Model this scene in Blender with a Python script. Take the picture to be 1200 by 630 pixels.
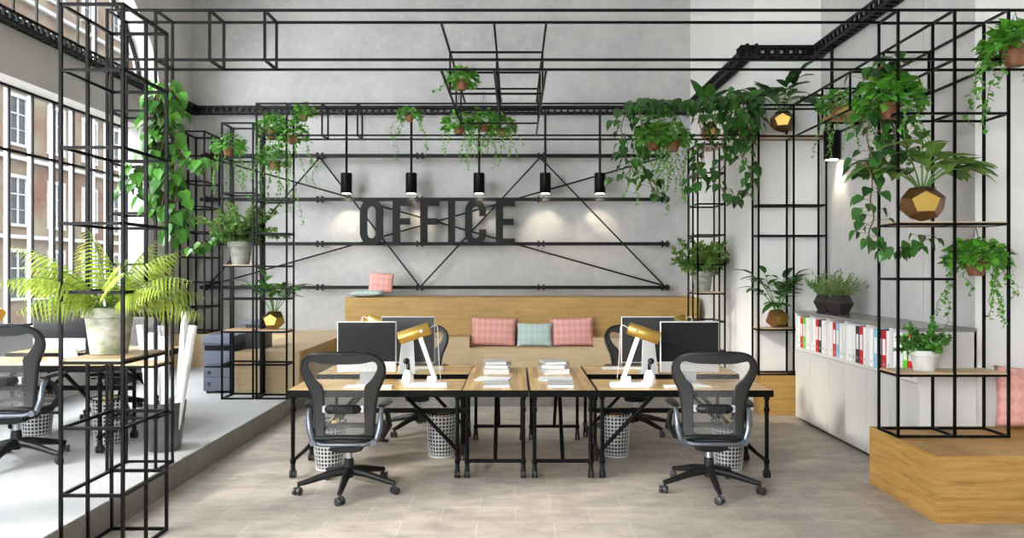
import bpy, bmesh, math, random
from mathutils import Vector, Matrix, Euler
PI = math.pi
sc = bpy.context.scene
for o in list(bpy.data.objects): bpy.data.objects.remove(o)
C = sc.collection
# ---------------------------------------------------------------- camera
H = 1.7; F = 900.0; CX, CY = 604.0, 316.0
cam = bpy.data.cameras.new('camera'); cam_o = bpy.data.objects.new('camera', cam); C.objects.link(cam_o)
cam.sensor_width = 36; cam.lens = 36 * F / 1200
cam.shift_x = -(CX - 600) / 1200; cam.shift_y = (CY - 315) / 1200
cam.clip_start = .05; cam.clip_end = 200
cam_o.location = (0, 0, H); cam_o.rotation_euler = (PI / 2, 0, 0)
sc.camera = cam_o
# ---------------------------------------------------------------- world, sun, exposure
w = bpy.data.worlds.new('world'); sc.world = w; w.use_nodes = True
bg = w.node_tree.nodes['Background']; bg.inputs[0].default_value = (.93, .965, 1, 1); bg.inputs[1].default_value = 1
def sky_glow():        # brighter sky on the sun's side of the dome
    nt = w.node_tree; L = nt.links.new; tc = nt.nodes.new('ShaderNodeTexCoord'); d = nt.nodes.new('ShaderNodeVectorMath'); d.operation = 'DOT_PRODUCT'; d.inputs[1].default_value = (-.70, -.40, .60)
    mr = nt.nodes.new('ShaderNodeMapRange'); mr.interpolation_type = 'SMOOTHSTEP'; mr.inputs['From Min'].default_value = -.35; mr.inputs['From Max'].default_value = .9; mr.inputs['To Min'].default_value = SKY_LOW; mr.inputs['To Max'].default_value = SKY_HIGH
    L(tc.outputs['Generated'], d.inputs[0]); L(d.outputs['Value'], mr.inputs['Value']); L(mr.outputs[0], bg.inputs[1])
SKY_LOW, SKY_HIGH = 1.3, 17
sky_glow()
sun = bpy.data.lights.new('sun', 'SUN'); sun.energy = 4.6; sun.angle = math.radians(6); sun.color = (1, .93, .82)
sun_o = bpy.data.objects.new('sun', sun); C.objects.link(sun_o)
sun_dir = Vector((.86 * math.cos(math.radians(26)), .51 * math.cos(math.radians(26)), -math.sin(math.radians(26))))
sun_o.rotation_euler = sun_dir.to_track_quat('-Z', 'Y').to_euler(); sun_o.location = (-12, -8, 12)
sc.view_settings.view_transform = 'Standard'; sc.view_settings.look = 'None'
sc.view_settings.gamma = 1; sc.view_settings.use_curve_mapping = False
sc.view_settings.exposure = 0.56

def P(px, py, d): return Vector(((px - CX) * d / F, d, H - (py - CY) * d / F))
def WX(px, d): return (px - CX) * d / F

# ---------------------------------------------------------------- materials
def mat(name, col, rough=.5, metal=0, noise=None, bump=0, spec=None, coat=0):
    m = bpy.data.materials.new(name); m.use_nodes = True
    nt = m.node_tree; b = nt.nodes['Principled BSDF']
    b.inputs['Base Color'].default_value = (*col, 1); b.inputs['Roughness'].default_value = rough; b.inputs['Metallic'].default_value = metal
    if spec is not None: b.inputs['Specular IOR Level'].default_value = spec
    if coat: b.inputs['Coat Weight'].default_value = coat; b.inputs['Coat Roughness'].default_value = .1
    if noise:
        c2, scale, stretch = noise
        tc = nt.nodes.new('ShaderNodeTexCoord'); mp = nt.nodes.new('ShaderNodeMapping'); mp.inputs['Scale'].default_value = stretch
        n = nt.nodes.new('ShaderNodeTexNoise'); n.inputs['Scale'].default_value = scale; n.inputs['Detail'].default_value = 7; n.inputs['Roughness'].default_value = .6
        r = nt.nodes.new('ShaderNodeValToRGB'); r.color_ramp.elements[0].position = .33; r.color_ramp.elements[1].position = .68
        r.color_ramp.elements[0].color = (*col, 1); r.color_ramp.elements[1].color = (*c2, 1)
        L = nt.links.new; L(tc.outputs['Object'], mp.inputs[0]); L(mp.outputs[0], n.inputs[0]); L(n.outputs[0], r.inputs[0]); L(r.outputs[0], b.inputs['Base Color'])
        if bump:
            bp = nt.nodes.new('ShaderNodeBump'); bp.inputs['Strength'].default_value = bump; bp.inputs['Distance'].default_value = .01
            L(n.outputs[0], bp.inputs['Height']); L(bp.outputs[0], b.inputs['Normal'])
    return m
M = {}
def concrete(name, c1, c2, c3, bump=.15):
    m = bpy.data.materials.new(name); m.use_nodes = True; nt = m.node_tree; b = nt.nodes['Principled BSDF']; L = nt.links.new
    b.inputs['Roughness'].default_value = .75
    tc = nt.nodes.new('ShaderNodeTexCoord')
    n1 = nt.nodes.new('ShaderNodeTexNoise'); n1.inputs['Scale'].default_value = .9; n1.inputs['Detail'].default_value = 8; n1.inputs['Roughness'].default_value = .62
    n2 = nt.nodes.new('ShaderNodeTexNoise'); n2.inputs['Scale'].default_value = 7; n2.inputs['Detail'].default_value = 8; n2.inputs['Roughness'].default_value = .7
    r = nt.nodes.new('ShaderNodeValToRGB'); e = r.color_ramp.elements; e[0].position = .3; e[1].position = .72; e[0].color = (*c1, 1); e[1].color = (*c2, 1)
    mx = nt.nodes.new('ShaderNodeMix'); mx.data_type = 'RGBA'; mx.inputs['B'].default_value = (*c3, 1)
    r2 = nt.nodes.new('ShaderNodeValToRGB'); r2.color_ramp.elements[0].position = .48; r2.color_ramp.elements[1].position = .75
    r2.color_ramp.elements[1].color = (.55, .55, .55, 1)
    L(tc.outputs['Object'], n1.inputs[0]); L(tc.outputs['Object'], n2.inputs[0]); L(n1.outputs[0], r.inputs[0]); L(n2.outputs[0], r2.inputs[0])
    L(r2.outputs[0], mx.inputs['Factor']); L(r.outputs[0], mx.inputs['A']); L(mx.outputs['Result'], b.inputs['Base Color'])
    bp = nt.nodes.new('ShaderNodeBump'); bp.inputs['Strength'].default_value = bump; bp.inputs['Distance'].default_value = .01
    L(n2.outputs[0], bp.inputs['Height']); L(bp.outputs[0], b.inputs['Normal'])
    return m
M['wall'] = concrete('grey concrete', (.33, .325, .318), (.475, .47, .458), (.53, .525, .51))
M['wall_r'] = concrete('pale concrete', (.42, .415, .41), (.56, .55, .54), (.62, .61, .60))
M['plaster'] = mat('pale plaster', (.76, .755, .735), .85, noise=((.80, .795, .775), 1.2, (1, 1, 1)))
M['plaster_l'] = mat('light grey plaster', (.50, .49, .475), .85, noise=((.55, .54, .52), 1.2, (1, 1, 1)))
M['ceiling'] = mat('ceiling paint', (.75, .75, .74), .9)
M['platform'] = concrete('platform concrete', (.35, .355, .36), (.43, .43, .43), (.48, .48, .47), .05)
M['curb'] = concrete('curb concrete', (.19, .18, .16), (.35, .335, .30), (.12, .115, .105), .4)

def wood(name, c1, c2, c3, scale=(1, 12, 12), rough=.45, rings=3.0, nscale=1.6):
    m = bpy.data.materials.new(name); m.use_nodes = True; nt = m.node_tree; b = nt.nodes['Principled BSDF']; L = nt.links.new
    b.inputs['Roughness'].default_value = rough
    tc = nt.nodes.new('ShaderNodeTexCoord'); mp = nt.nodes.new('ShaderNodeMapping'); mp.inputs['Scale'].default_value = scale
    n1 = nt.nodes.new('ShaderNodeTexNoise'); n1.inputs['Scale'].default_value = nscale; n1.inputs['Detail'].default_value = 6; n1.inputs['Roughness'].default_value = .65; n1.inputs['Distortion'].default_value = .6
    n2 = nt.nodes.new('ShaderNodeTexNoise'); n2.inputs['Scale'].default_value = nscale * 6; n2.inputs['Detail'].default_value = 4
    r = nt.nodes.new('ShaderNodeValToRGB'); e = r.color_ramp.elements; e[0].position = .28; e[1].position = .72; e[0].color = (*c1, 1); e[1].color = (*c3, 1)
    k = e.new(.5); k.color = (*c2, 1)
    mx = nt.nodes.new('ShaderNodeMix'); mx.data_type = 'FLOAT'; mx.inputs[0].default_value = .3
    L(tc.outputs['Object'], mp.inputs[0]); L(mp.outputs[0], n1.inputs[0]); L(mp.outputs[0], n2.inputs[0])
    L(n1.outputs[0], mx.inputs[2]); L(n2.outputs[0], mx.inputs[3]); L(mx.outputs[0], r.inputs[0]); L(r.outputs[0], b.inputs['Base Color'])
    return m
M['oak'] = wood('honey oak', (.26, .14, .04), (.41, .245, .07), (.50, .32, .115), (1.2, 12, 14))
M['oak_pale'] = wood('pale oak', (.44, .31, .165), (.54, .40, .235), (.60, .46, .29), (1.0, 10, 12))
M['oak_right'] = wood('golden oak', (.20, .095, .018), (.43, .235, .062), (.56, .345, .12), (1.1, 1.5, 16))
M['board'] = wood('shelf oak', (.42, .28, .16), (.55, .39, .23), (.62, .46, .29), (1.5, 14, 12))

def desk_wood(name, axis):   # strips of mixed tone glued side by side
    m = bpy.data.materials.new(name); m.use_nodes = True; nt = m.node_tree; b = nt.nodes['Principled BSDF']; L = nt.links.new
    b.inputs['Roughness'].default_value = .3; b.inputs['Coat Weight'].default_value = .3; b.inputs['Coat Roughness'].default_value = .15
    tc = nt.nodes.new('ShaderNodeTexCoord'); mp = nt.nodes.new('ShaderNodeMapping')
    mp.inputs['Rotation'].default_value = (0, 0, PI / 2 if axis == 'y' else 0)
    br = nt.nodes.new('ShaderNodeTexBrick'); br.inputs['Scale'].default_value = 1; br.inputs['Brick Width'].default_value = .7; br.inputs['Row Height'].default_value = .045
    br.inputs['Mortar Size'].default_value = .0006; br.inputs['Color1'].default_value = (.82, .55, .19, 1); br.inputs['Color2'].default_value = (.38, .17, .04, 1); br.inputs['Mortar'].default_value = (.12, .06, .02, 1); br.inputs['Bias'].default_value = -.1
    m2 = nt.nodes.new('ShaderNodeMapping'); m2.inputs['Scale'].default_value = (3, 40, 1); n = nt.nodes.new('ShaderNodeTexNoise'); n.inputs['Scale'].default_value = 1.5; n.inputs['Detail'].default_value = 5
    mx = nt.nodes.new('ShaderNodeMix'); mx.data_type = 'RGBA'; mx.blend_type = 'OVERLAY'; mx.inputs['Factor'].default_value = .55
    L(tc.outputs['Object'], mp.inputs[0]); L(mp.outputs[0], br.inputs[0]); L(mp.outputs[0], m2.inputs[0]); L(m2.outputs[0], n.inputs[0])
    L(br.outputs[0], mx.inputs['A']); L(n.outputs[0], mx.inputs['B']); L(mx.outputs['Result'], b.inputs['Base Color'])
    return m
M['desk_x'] = desk_wood('striped desk wood', 'x'); M['desk_y'] = desk_wood('striped table wood', 'y')

def floor_mat():
    m = bpy.data.materials.new('stone tiles'); m.use_nodes = True; nt = m.node_tree; b = nt.nodes['Principled BSDF']; L = nt.links.new
    b.inputs['Roughness'].default_value = .55
    tc = nt.nodes.new('ShaderNodeTexCoord')
    br = nt.nodes.new('ShaderNodeTexBrick'); br.inputs['Scale'].default_value = 1; br.inputs['Brick Width'].default_value = .51; br.inputs['Row Height'].default_value = .305
    br.inputs['Mortar Size'].default_value = .0022; br.inputs['Mortar Smooth'].default_value = .3
    br.inputs['Color1'].default_value = (.39, .35, .305, 1); br.inputs['Color2'].default_value = (.46, .415, .365, 1); br.inputs['Mortar'].default_value = (.60, .56, .51, 1)
    mp = nt.nodes.new('ShaderNodeMapping'); mp.inputs['Scale'].default_value = (1, 1.7, 1)
    n = nt.nodes.new('ShaderNodeTexNoise'); n.inputs['Scale'].default_value = 3.4; n.inputs['Detail'].default_value = 11; n.inputs['Roughness'].default_value = .68
    r = nt.nodes.new('ShaderNodeValToRGB'); r.color_ramp.elements[0].position = .3; r.color_ramp.elements[0].color = (.27, .265, .26, 1); r.color_ramp.elements[1].position = .7; r.color_ramp.elements[1].color = (.62, .61, .6, 1)
    mx = nt.nodes.new('ShaderNodeMix'); mx.data_type = 'RGBA'; mx.blend_type = 'OVERLAY'; mx.inputs['Factor'].default_value = .8
    L(tc.outputs['Object'], br.inputs[0]); L(tc.outputs['Object'], mp.inputs[0]); L(mp.outputs[0], n.inputs[0]); L(n.outputs[0], r.inputs[0])
    L(br.outputs[0], mx.inputs['A']); L(r.outputs[0], mx.inputs['B']); L(mx.outputs['Result'], b.inputs['Base Color'])
    bp = nt.nodes.new('ShaderNodeBump'); bp.inputs['Strength'].default_value = .12; bp.inputs['Distance'].default_value = .005; L(n.outputs[0], bp.inputs['Height']); L(bp.outputs[0], b.inputs['Normal'])
    return m
M['floor'] = floor_mat()
M['black'] = mat('black steel', (.003, .003, .003), .38, spec=.12)
M['blackwall'] = mat('black paint', (.006, .006, .006), .5, spec=.2)
M['plastic'] = mat('black plastic', (.010, .010, .0105), .38, spec=.3)
M['darkgrey'] = mat('graphite plastic', (.028, .029, .031), .32, spec=.45)
M['silver'] = mat('silver aluminium', (.50, .53, .57), .3, .9)
M['alu'] = mat('brushed aluminium', (.66, .67, .68), .35, .5)
M['chair_grey'] = mat('blue grey steel', (.16, .18, .21), .3, .7)
M['white'] = mat('white lacquer', (.84, .83, .81), .35)
M['paper'] = mat('white paper', (.87, .87, .86), .7)
M['screen'] = mat('dark screen glass', (.012, .012, .014), .22, spec=.3)
M['gold'] = mat('brushed gold', (.66, .44, .12), .34, 1)
M['bronze'] = mat('aged bronze', (.23, .12, .045), .42, .75, noise=((.36, .20, .08), 9, (1, 1, 1)))
M['blackpot'] = mat('matt black planter', (.022, .018, .017), .55)
M['terracotta'] = mat('copper terracotta', (.16, .055, .025), .6, noise=((.26, .10, .045), 14, (1, 1, 1)))
M['soil'] = mat('soil', (.05, .032, .02), .95)
M['stonepot'] = mat('weathered stone pot', (.60, .59, .54), .85, noise=((.13, .17, .06), 7, (1, 1, 1.6)), bump=.4)
M['greypot'] = mat('weathered grey pot', (.36, .36, .34), .85, noise=((.20, .21, .17), 11, (1, 1, 1.6)), bump=.4)
M['whitepot'] = mat('white ceramic', (.62, .61, .585), .5)
M['cabinet'] = mat('off white cabinet', (.70, .69, .67), .42); M['door_panel'] = mat('warm grey door panel', (.58, .565, .54), .42)
M['cabtop'] = mat('grey cabinet top', (.22, .215, .21), .25)
M['red'] = mat('red binder', (.62, .012, .02), .35); M['green'] = mat('green binder', (.16, .66, .03), .35)
M['blue'] = mat('pale blue binder', (.30, .58, .75), .4); M['binder_black'] = mat('black binder', (.03, .032, .036), .4)
M['printer'] = mat('blue grey plastic', (.13, .15, .20), .4); M['printer_dark'] = mat('dark grey plastic', (.035, .038, .045), .4)
M['bucket'] = mat('dark zinc', (.09, .09, .09), .4, .5, noise=((.17, .17, .17), 10, (1, 1, .4)))
M['stem'] = mat('green stem', (.12, .26, .05), .6); M['trunk'] = mat('brown stem', (.14, .09, .05), .8)
M['trash'] = mat('crumpled yellow paper', (.72, .52, .22), .8)

def fabric(name, c, c2):
    m = bpy.data.materials.new(name); m.use_nodes = True; nt = m.node_tree; b = nt.nodes['Principled BSDF']; L = nt.links.new
    b.inputs['Roughness'].default_value = .9
    tc = nt.nodes.new('ShaderNodeTexCoord'); mp = nt.nodes.new('ShaderNodeMapping'); mp.inputs['Rotation'].default_value = (0, PI / 4, 0)
    ck = nt.nodes.new('ShaderNodeTexChecker'); ck.inputs['Scale'].default_value = 17; ck.inputs['Color1'].default_value = (*c, 1); ck.inputs['Color2'].default_value = (*c2, 1)
    mp.inputs['Scale'].default_value = (1, .01, .8)
    L(tc.outputs['Object'], mp.inputs[0]); L(mp.outputs[0], ck.inputs[0]); L(ck.outputs[0], b.inputs['Base Color'])
    return m
M['pink'] = fabric('pink quilted fabric', (.72, .37, .325), (.63, .30, .26)); M['mint'] = fabric('grey green quilted fabric', (.46, .56, .53), (.40, .50, .475))

def leafmat(name, c1, c2, trans=.35, rough=.4):
    m = bpy.data.materials.new(name); m.use_nodes = True; nt = m.node_tree; b = nt.nodes['Principled BSDF']; L = nt.links.new
    b.inputs['Roughness'].default_value = rough
    g = nt.nodes.new('ShaderNodeNewGeometry'); r = nt.nodes.new('ShaderNodeValToRGB'); r.color_ramp.elements[0].color = (*c1, 1); r.color_ramp.elements[1].color = (*c2, 1)
    L(g.outputs['Random Per Island'], r.inputs[0]); L(r.outputs[0], b.inputs['Base Color'])
    t = nt.nodes.new('ShaderNodeBsdfTranslucent'); L(r.outputs[0], t.inputs[0]); mx = nt.nodes.new('ShaderNodeMixShader'); mx.inputs[0].default_value = trans
    out = nt.nodes['Material Output']; L(b.outputs[0], mx.inputs[1]); L(t.outputs[0], mx.inputs[2]); L(mx.outputs[0], out.inputs[0])
    return m
M['leaf_dark'] = leafmat('glossy dark leaf', (.012, .055, .009), (.045, .16, .022), .22, .3)
M['leaf_mid'] = leafmat('fresh green leaf', (.04, .23, .014), (.17, .46, .05))
M['leaf_vine'] = leafmat('heart shaped leaf', (.02, .11, .012), (.10, .31, .035), .15, .3)
M['leaf_lime'] = leafmat('lime fern leaf', (.25, .38, .03), (.50, .58, .10))
M['leaf_fern'] = leafmat('olive fern leaf', (.07, .18, .03), (.20, .34, .07))
M['leaf_grass'] = leafmat('olive grass leaf', (.13, .22, .06), (.27, .36, .12))

def glass():
    m = bpy.data.materials.new('window glass'); m.use_nodes = True; nt = m.node_tree; nt.nodes.remove(nt.nodes['Principled BSDF']); L = nt.links.new
    t = nt.nodes.new('ShaderNodeBsdfTransparent'); t.inputs[0].default_value = (.97, .98, .98, 1); g = nt.nodes.new('ShaderNodeBsdfGlossy'); g.inputs['Roughness'].default_value = .03
    f = nt.nodes.new('ShaderNodeFresnel'); f.inputs[0].default_value = 1.3; mx = nt.nodes.new('ShaderNodeMixShader')
    L(f.outputs[0], mx.inputs[0]); L(t.outputs[0], mx.inputs[1]); L(g.outputs[0], mx.inputs[2]); L(mx.outputs[0], nt.nodes['Material Output'].inputs[0]); return m
M['glass'] = glass()
def mesh_fabric():
    m = bpy.data.materials.new('woven chair mesh'); m.use_nodes = True; nt = m.node_tree; b = nt.nodes['Principled BSDF']; L = nt.links.new
    b.inputs['Base Color'].default_value = (.22, .22, .22, 1); b.inputs['Roughness'].default_value = .5
    tc = nt.nodes.new('ShaderNodeTexCoord'); sp = nt.nodes.new('ShaderNodeSeparateXYZ'); L(tc.outputs['Object'], sp.inputs[0])
    def sn(o, k):
        a = nt.nodes.new('ShaderNodeMath'); a.operation = 'MULTIPLY'; a.inputs[1].default_value = k; L(o, a.inputs[0])
        s = nt.nodes.new('ShaderNodeMath'); s.operation = 'SINE'; L(a.outputs[0], s.inputs[0]); return s.outputs[0]
    pr = nt.nodes.new('ShaderNodeMath'); pr.operation = 'MULTIPLY'; L(sn(sp.outputs['X'], 420), pr.inputs[0])
    ad = nt.nodes.new('ShaderNodeMath'); ad.operation = 'ADD'; L(sp.outputs['Z'], ad.inputs[0]); L(sp.outputs['Y'], ad.inputs[1]); L(sn(ad.outputs[0], 420), pr.inputs[1])
    ab = nt.nodes.new('ShaderNodeMath'); ab.operation = 'ABSOLUTE'; L(pr.outputs[0], ab.inputs[0])
    th = nt.nodes.new('ShaderNodeMath'); th.operation = 'GREATER_THAN'; th.inputs[1].default_value = .17; L(ab.outputs[0], th.inputs[0])
    t = nt.nodes.new('ShaderNodeBsdfTransparent'); mx = nt.nodes.new('ShaderNodeMixShader')
    L(th.outputs[0], mx.inputs[0]); L(b.outputs[0], mx.inputs[1]); L(t.outputs[0], mx.inputs[2]); L(mx.outputs[0], nt.nodes['Material Output'].inputs[0]); return m
M['mesh'] = mesh_fabric()
def facade_mat():
    m = bpy.data.materials.new('worn stucco'); m.use_nodes = True; nt = m.node_tree; b = nt.nodes['Principled BSDF']; L = nt.links.new
    b.inputs['Roughness'].default_value = .9
    tc = nt.nodes.new('ShaderNodeTexCoord'); n = nt.nodes.new('ShaderNodeTexNoise'); n.inputs['Scale'].default_value = .55; n.inputs['Detail'].default_value = 6
    r = nt.nodes.new('ShaderNodeValToRGB'); e = r.color_ramp.elements; e[0].position = .36; e[0].color = (.10, .045, .03, 1); e[1].position = .62; e[1].color = (.15, .125, .095, 1); k = e.new(.46); k.color = (.115, .08, .055, 1)
    L(tc.outputs['Object'], n.inputs[0]); L(n.outputs[0], r.inputs[0]); L(r.outputs[0], b.inputs['Base Color']); return m
M['facade'] = facade_mat(); M['facade_white'] = mat('white window paint', (.26, .26, .255), .6); M['facade_glass'] = mat('dark window glass', (.03, .035, .04), .2)
M['asphalt'] = mat('pavement', (.32, .31, .30), .9)
def emit(name, col, s):
    m = bpy.data.materials.new(name); m.use_nodes = True; b = m.node_tree.nodes['Principled BSDF']; b.inputs['Emission Color'].default_value = (*col, 1); b.inputs['Emission Strength'].default_value = s; return m
M['lampglow'] = emit('warm lamp disc', (1, .85, .62), 12)

# ---------------------------------------------------------------- mesh helpers
class B:
    def __init__(s): s.v = []; s.f = []; s.mi = []; s.cur = 0
    def add(s, vs, fs):
        o = len(s.v); s.v += [tuple(x) for x in vs]
        for f in fs: s.f.append(tuple(i + o for i in f)); s.mi.append(s.cur)
        return s
    def box(s, x0, x1, y0, y1, z0, z1):
        s.add([(x0, y0, z0), (x1, y0, z0), (x1, y1, z0), (x0, y1, z0), (x0, y0, z1), (x1, y0, z1), (x1, y1, z1), (x0, y1, z1)],
              [(0, 3, 2, 1), (4, 5, 6, 7), (0, 1, 5, 4), (1, 2, 6, 5), (2, 3, 7, 6), (3, 0, 4, 7)]); return s
    def tube(s, pts, r, n=8, cap=True):
        pts = [Vector(p) for p in pts]; rs = r if isinstance(r, (list, tuple)) else [r] * len(pts)
        rings = []; prev = None
        for i, p in enumerate(pts):
            t = (pts[min(i + 1, len(pts) - 1)] - pts[max(i - 1, 0)]).normalized()
            if prev is None:
                a = Vector((0, 0, 1)) if abs(t.z) < .9 else Vector((1, 0, 0)); u = t.cross(a).normalized()
            else: u = (prev - t * prev.dot(t)).normalized()
            prev = u; v = t.cross(u); off = PI / 4 if n == 4 else 0
            rings.append([p + (u * math.cos(2 * PI * k / n + off) + v * math.sin(2 * PI * k / n + off)) * rs[i] for k in range(n)])
        vs = [q for R in rings for q in R]; fs = []
        for i in range(len(pts) - 1):
            for k in range(n): a = i * n + k; b = i * n + (k + 1) % n; fs.append((a, b, b + n, a + n))
        if cap: fs.append(tuple(range(n))[::-1]); fs.append(tuple((len(pts) - 1) * n + k for k in range(n)))
        return s.add(vs, fs)
    def bar(s, p, q, w=.018): return s.tube([p, q], w * .7071, 4)
    def lathe(s, prof, n=24, c=(0, 0, 0), cap=(True, True)):
        vs = [(c[0] + r * math.cos(2 * PI * k / n), c[1] + r * math.sin(2 * PI * k / n), c[2] + z) for r, z in prof for k in range(n)]; fs = []
        for i in range(len(prof) - 1):
            for k in range(n): a = i * n + k; b = i * n + (k + 1) % n; fs.append((a, b, b + n, a + n))
        if cap[0]: fs.append(tuple(range(n))[::-1])
        if cap[1]: fs.append(tuple((len(prof) - 1) * n + k for k in range(n)))
        return s.add(vs, fs)
    def prism(s, poly, y0, y1):     # polygon in XZ, extruded along Y
        n = len(poly); vs = [(x, y0, z) for x, z in poly] + [(x, y1, z) for x, z in poly]
        fs = [tuple(range(n)), tuple(range(2 * n - 1, n - 1, -1))] + [(i, i + n, (i + 1) % n + n, (i + 1) % n) for i in range(n)]
        return s.add(vs, fs)
    def ring(s, outer, inner, y0, y1, fy=None):  # closed band between two polygons with equal counts, in XZ, fy(x,z) bends it along Y
        n = len(outer); fy = fy or (lambda x, z: 0)
        vs = []
        for y in (y0, y1):
            for poly in (outer, inner): vs += [(x, y + fy(x, z), z) for x, z in poly]
        fs = []
        for i in range(n):
            j = (i + 1) % n
            fs += [(i, j, n + j, n + i), (2 * n + j, 2 * n + i, 3 * n + i, 3 * n + j), (i, 2 * n + i, 2 * n + j, j), (n + j, 3 * n + j, 3 * n + i, n + i)]
        return s.add(vs, fs)
    def build(s, name, mats, parent=None, smooth=False, bevel=0, loc=None, kind=None, sub=0):
        me = bpy.data.meshes.new(name); me.from_pydata(s.v, [], s.f)
        if not isinstance(mats, (list, tuple)): mats = [mats]
        for m in mats: me.materials.append(m)
        if len(mats) > 1: me.polygons.foreach_set('material_index', s.mi)
        bm = bmesh.new(); bm.from_mesh(me)
        if not getattr(s, 'open', False): bmesh.ops.recalc_face_normals(bm, faces=bm.faces)
        bm.to_mesh(me); bm.free()
        if smooth: me.shade_smooth() if smooth is True else (me.shade_smooth(), me.set_sharp_from_angle(angle=math.radians(smooth)))
        o = bpy.data.objects.new(name, me); C.objects.link(o)
        if parent: o.parent = parent
        if loc is not None: o.location = loc
        if bevel:
            b = o.modifiers.new('bevel', 'BEVEL'); b.width = bevel; b.segments = 2; b.limit_method = 'ANGLE'; b.angle_limit = math.radians(40)
        if sub: m = o.modifiers.new('sub', 'SUBSURF'); m.levels = sub; m.render_levels = sub
        if kind: o['kind'] = kind
        return o
def thing(name, label, cat, loc=(0, 0, 0), rz=0, group=None):
    o = bpy.data.objects.new(name, None); C.objects.link(o); o.empty_display_size = .1; o.location = loc; o.rotation_euler = (0, 0, rz); o['label'] = label; o['category'] = cat
    if group: o['group'] = group
    return o
def tag(o, label, cat, group=None):
    o['label'] = label; o['category'] = cat
    if group: o['group'] = group
    return o
def dup(root, loc, rz, label, group=None):
    r = root.copy(); C.objects.link(r); r.location = loc; r.rotation_euler = (0, 0, rz); r['label'] = label
    if group: r['group'] = group
    for ch in [o for o in bpy.data.objects if o.parent == root]:
        c = ch.copy(); C.objects.link(c); c.parent = r
        for g in [o for o in bpy.data.objects if o.parent == ch]:
            d = g.copy(); C.objects.link(d); d.parent = c
    return r
def struct(name, b, m, **k): o = b.build(name, m, **k); o['kind'] = 'structure'; return o

# ---------------------------------------------------------------- room shell
D1 = 12.6; D2 = 9.25; XL = -5.3; XR = 3.68; XS = 2.87; TOP = 6.8; PH = .2; XE = -2.65; YP = 9.56; YB = -3
b = B().box(XL - .4, 5.6, YB, D1 + .3, -.12, 0); struct('floor', b, M['floor'])
b = B(); b.box(XL, XE, YB, D1, 0, PH); b.box(XE, XS, YP, D1, 0, PH)
pf = struct('floor_platform', b, [M['platform']])
b = B(); b.box(XE, XE + .006, YB, YP - .006, 0.001, PH - .004); b.box(XE, XS, YP - .006, YP, 0.001, PH - .004); struct('trim_1', b, M['curb'])
struct('wall_back', B().box(XL - .4, XS + .4, D1, D1 + .3, 0, TOP), M['wall'])
struct('wall_right_recess', B().box(XS, XS + .1, D2 + .12, D1, 0, TOP), M['plaster'])
struct('wall_right_return', B().box(XS, XR + .3, D2, D2 + .12, 0, TOP), M['plaster'])
b = B()
for y0, y1 in ((6.15, 6.93), (6.94, 8.04), (8.05, D2)): b.box(XR, XR + .3, y0, y1, 0, TOP)
struct('wall_right', b, M['wall_r'], bevel=.004)
struct('wall_right_niche', B().box(XR + .3, 5.6, 6.15, 6.3, 0, TOP).box(XR, XR + .3, 6.145, 6.15, 0, TOP), M['plaster'])
struct('wall_right_front', B().box(5.3, 5.6, YB, 6.15, 0, TOP), M['plaster'])
struct('wall_front', B().box(XL - .4, 5.6, YB - .2, YB, 0, 1.9).box(XL - .4, 5.6, YB - .2, YB, 4.2, TOP).box(XL - .4, XL + .4, YB - .2, YB, 1.9, 4.2).box(-1.2, 5.6, YB - .2, YB, 1.9, 4.2), M['plaster'])  # unseen wall added behind the camera, its opening sized to cut frontal light
struct('ceiling', B().box(XL - .4, 5.6, YB, D1 + .3, TOP, TOP + .15), M['ceiling'])
# left wall with a long lower window and two upper arches, the near one unseen and added for sunlight
WB, WT, AZ = 1.05, 3.73, 4.3
win = [(-2.6, 3.1), (3.5, 10.95)]; arches = [(-1.9, 1.0), (6.5, 4.95)]  # arch spans shaped so sun reaches the cabinets but misses the oak block
HA = {1.0: .9, 4.95: 2.13}
b = B(); xo = XL - .35
b.box(xo, XL, YB, D1, 0, WB); b.box(xo, XL, YB, D1, WT, AZ)
for y0, y1 in ((YB, win[0][0]), (win[0][1], win[1][0]), (win[1][1], D1)): b.box(xo, XL, y0, y1, WB, WT)
ycur = YB
for yc, a in arches:
    b.box(xo, XL, ycur, yc - a, AZ, TOP); ycur = yc + a; n = 28
    ps = [(yc - a * math.cos(PI * k / n), AZ + HA[a] * math.sin(PI * k / n)) for k in range(n + 1)]
    vs = []; fs = []
    for y, z in ps: vs += [(XL, y, z), (xo, y, z), (XL, y, TOP), (xo, y, TOP)]
    for k in range(n): i = 4 * k; fs += [(i, i + 4, i + 6, i + 2), (i + 1, i + 3, i + 7, i + 5), (i, i + 1, i + 5, i + 4), (i + 2, i + 6, i + 7, i + 3)]
    b.add(vs, fs)
b.box(xo, XL, ycur, D1, AZ, TOP)
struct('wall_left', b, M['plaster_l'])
# window frames and panes
XG = XL - .28; wi = 0
for (y0, y1) in win:
    wi += 1; fr = B(); n = round((y1 - y0) / .425); 
    for k in range(n + 1): y = y1 - .02 - (y1 - y0 - .04) * k / n; fr.box(XG - .012, XG + .012, y - .012, y + .012, WB, WT)
    fr.box(XG - .03, XG + .03, y0, y1, WB, WB + .04); fr.box(XG - .03, XG + .03, y0, y1, WT - .03, WT); fr.box(XG - .013, XG + .013, y0, y1, 3.0, 3.035)
    o = struct('window_%d' % wi, fr, M['blackwall'])
    p = B(); p.add([(XG, y0, WB), (XG, y1, WB), (XG, y1, WT), (XG, y0, WT)], [(0, 1, 2, 3)]); p.build('pane', M['glass'], o)
    s = B(); s.box(XL - .3, XL + .06, y0, y1, WB - .03, WB + .012); s.build('sill', M['white'], o)
    j = B()
    for k in range(1, n):
        y = y1 - .02 - (y1 - y0 - .04) * k / n
        j.box(XG - .05, XG - .013, y - .012, y + .012, WB, WT)
    j.build('jamb', M['white'], o)
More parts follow.
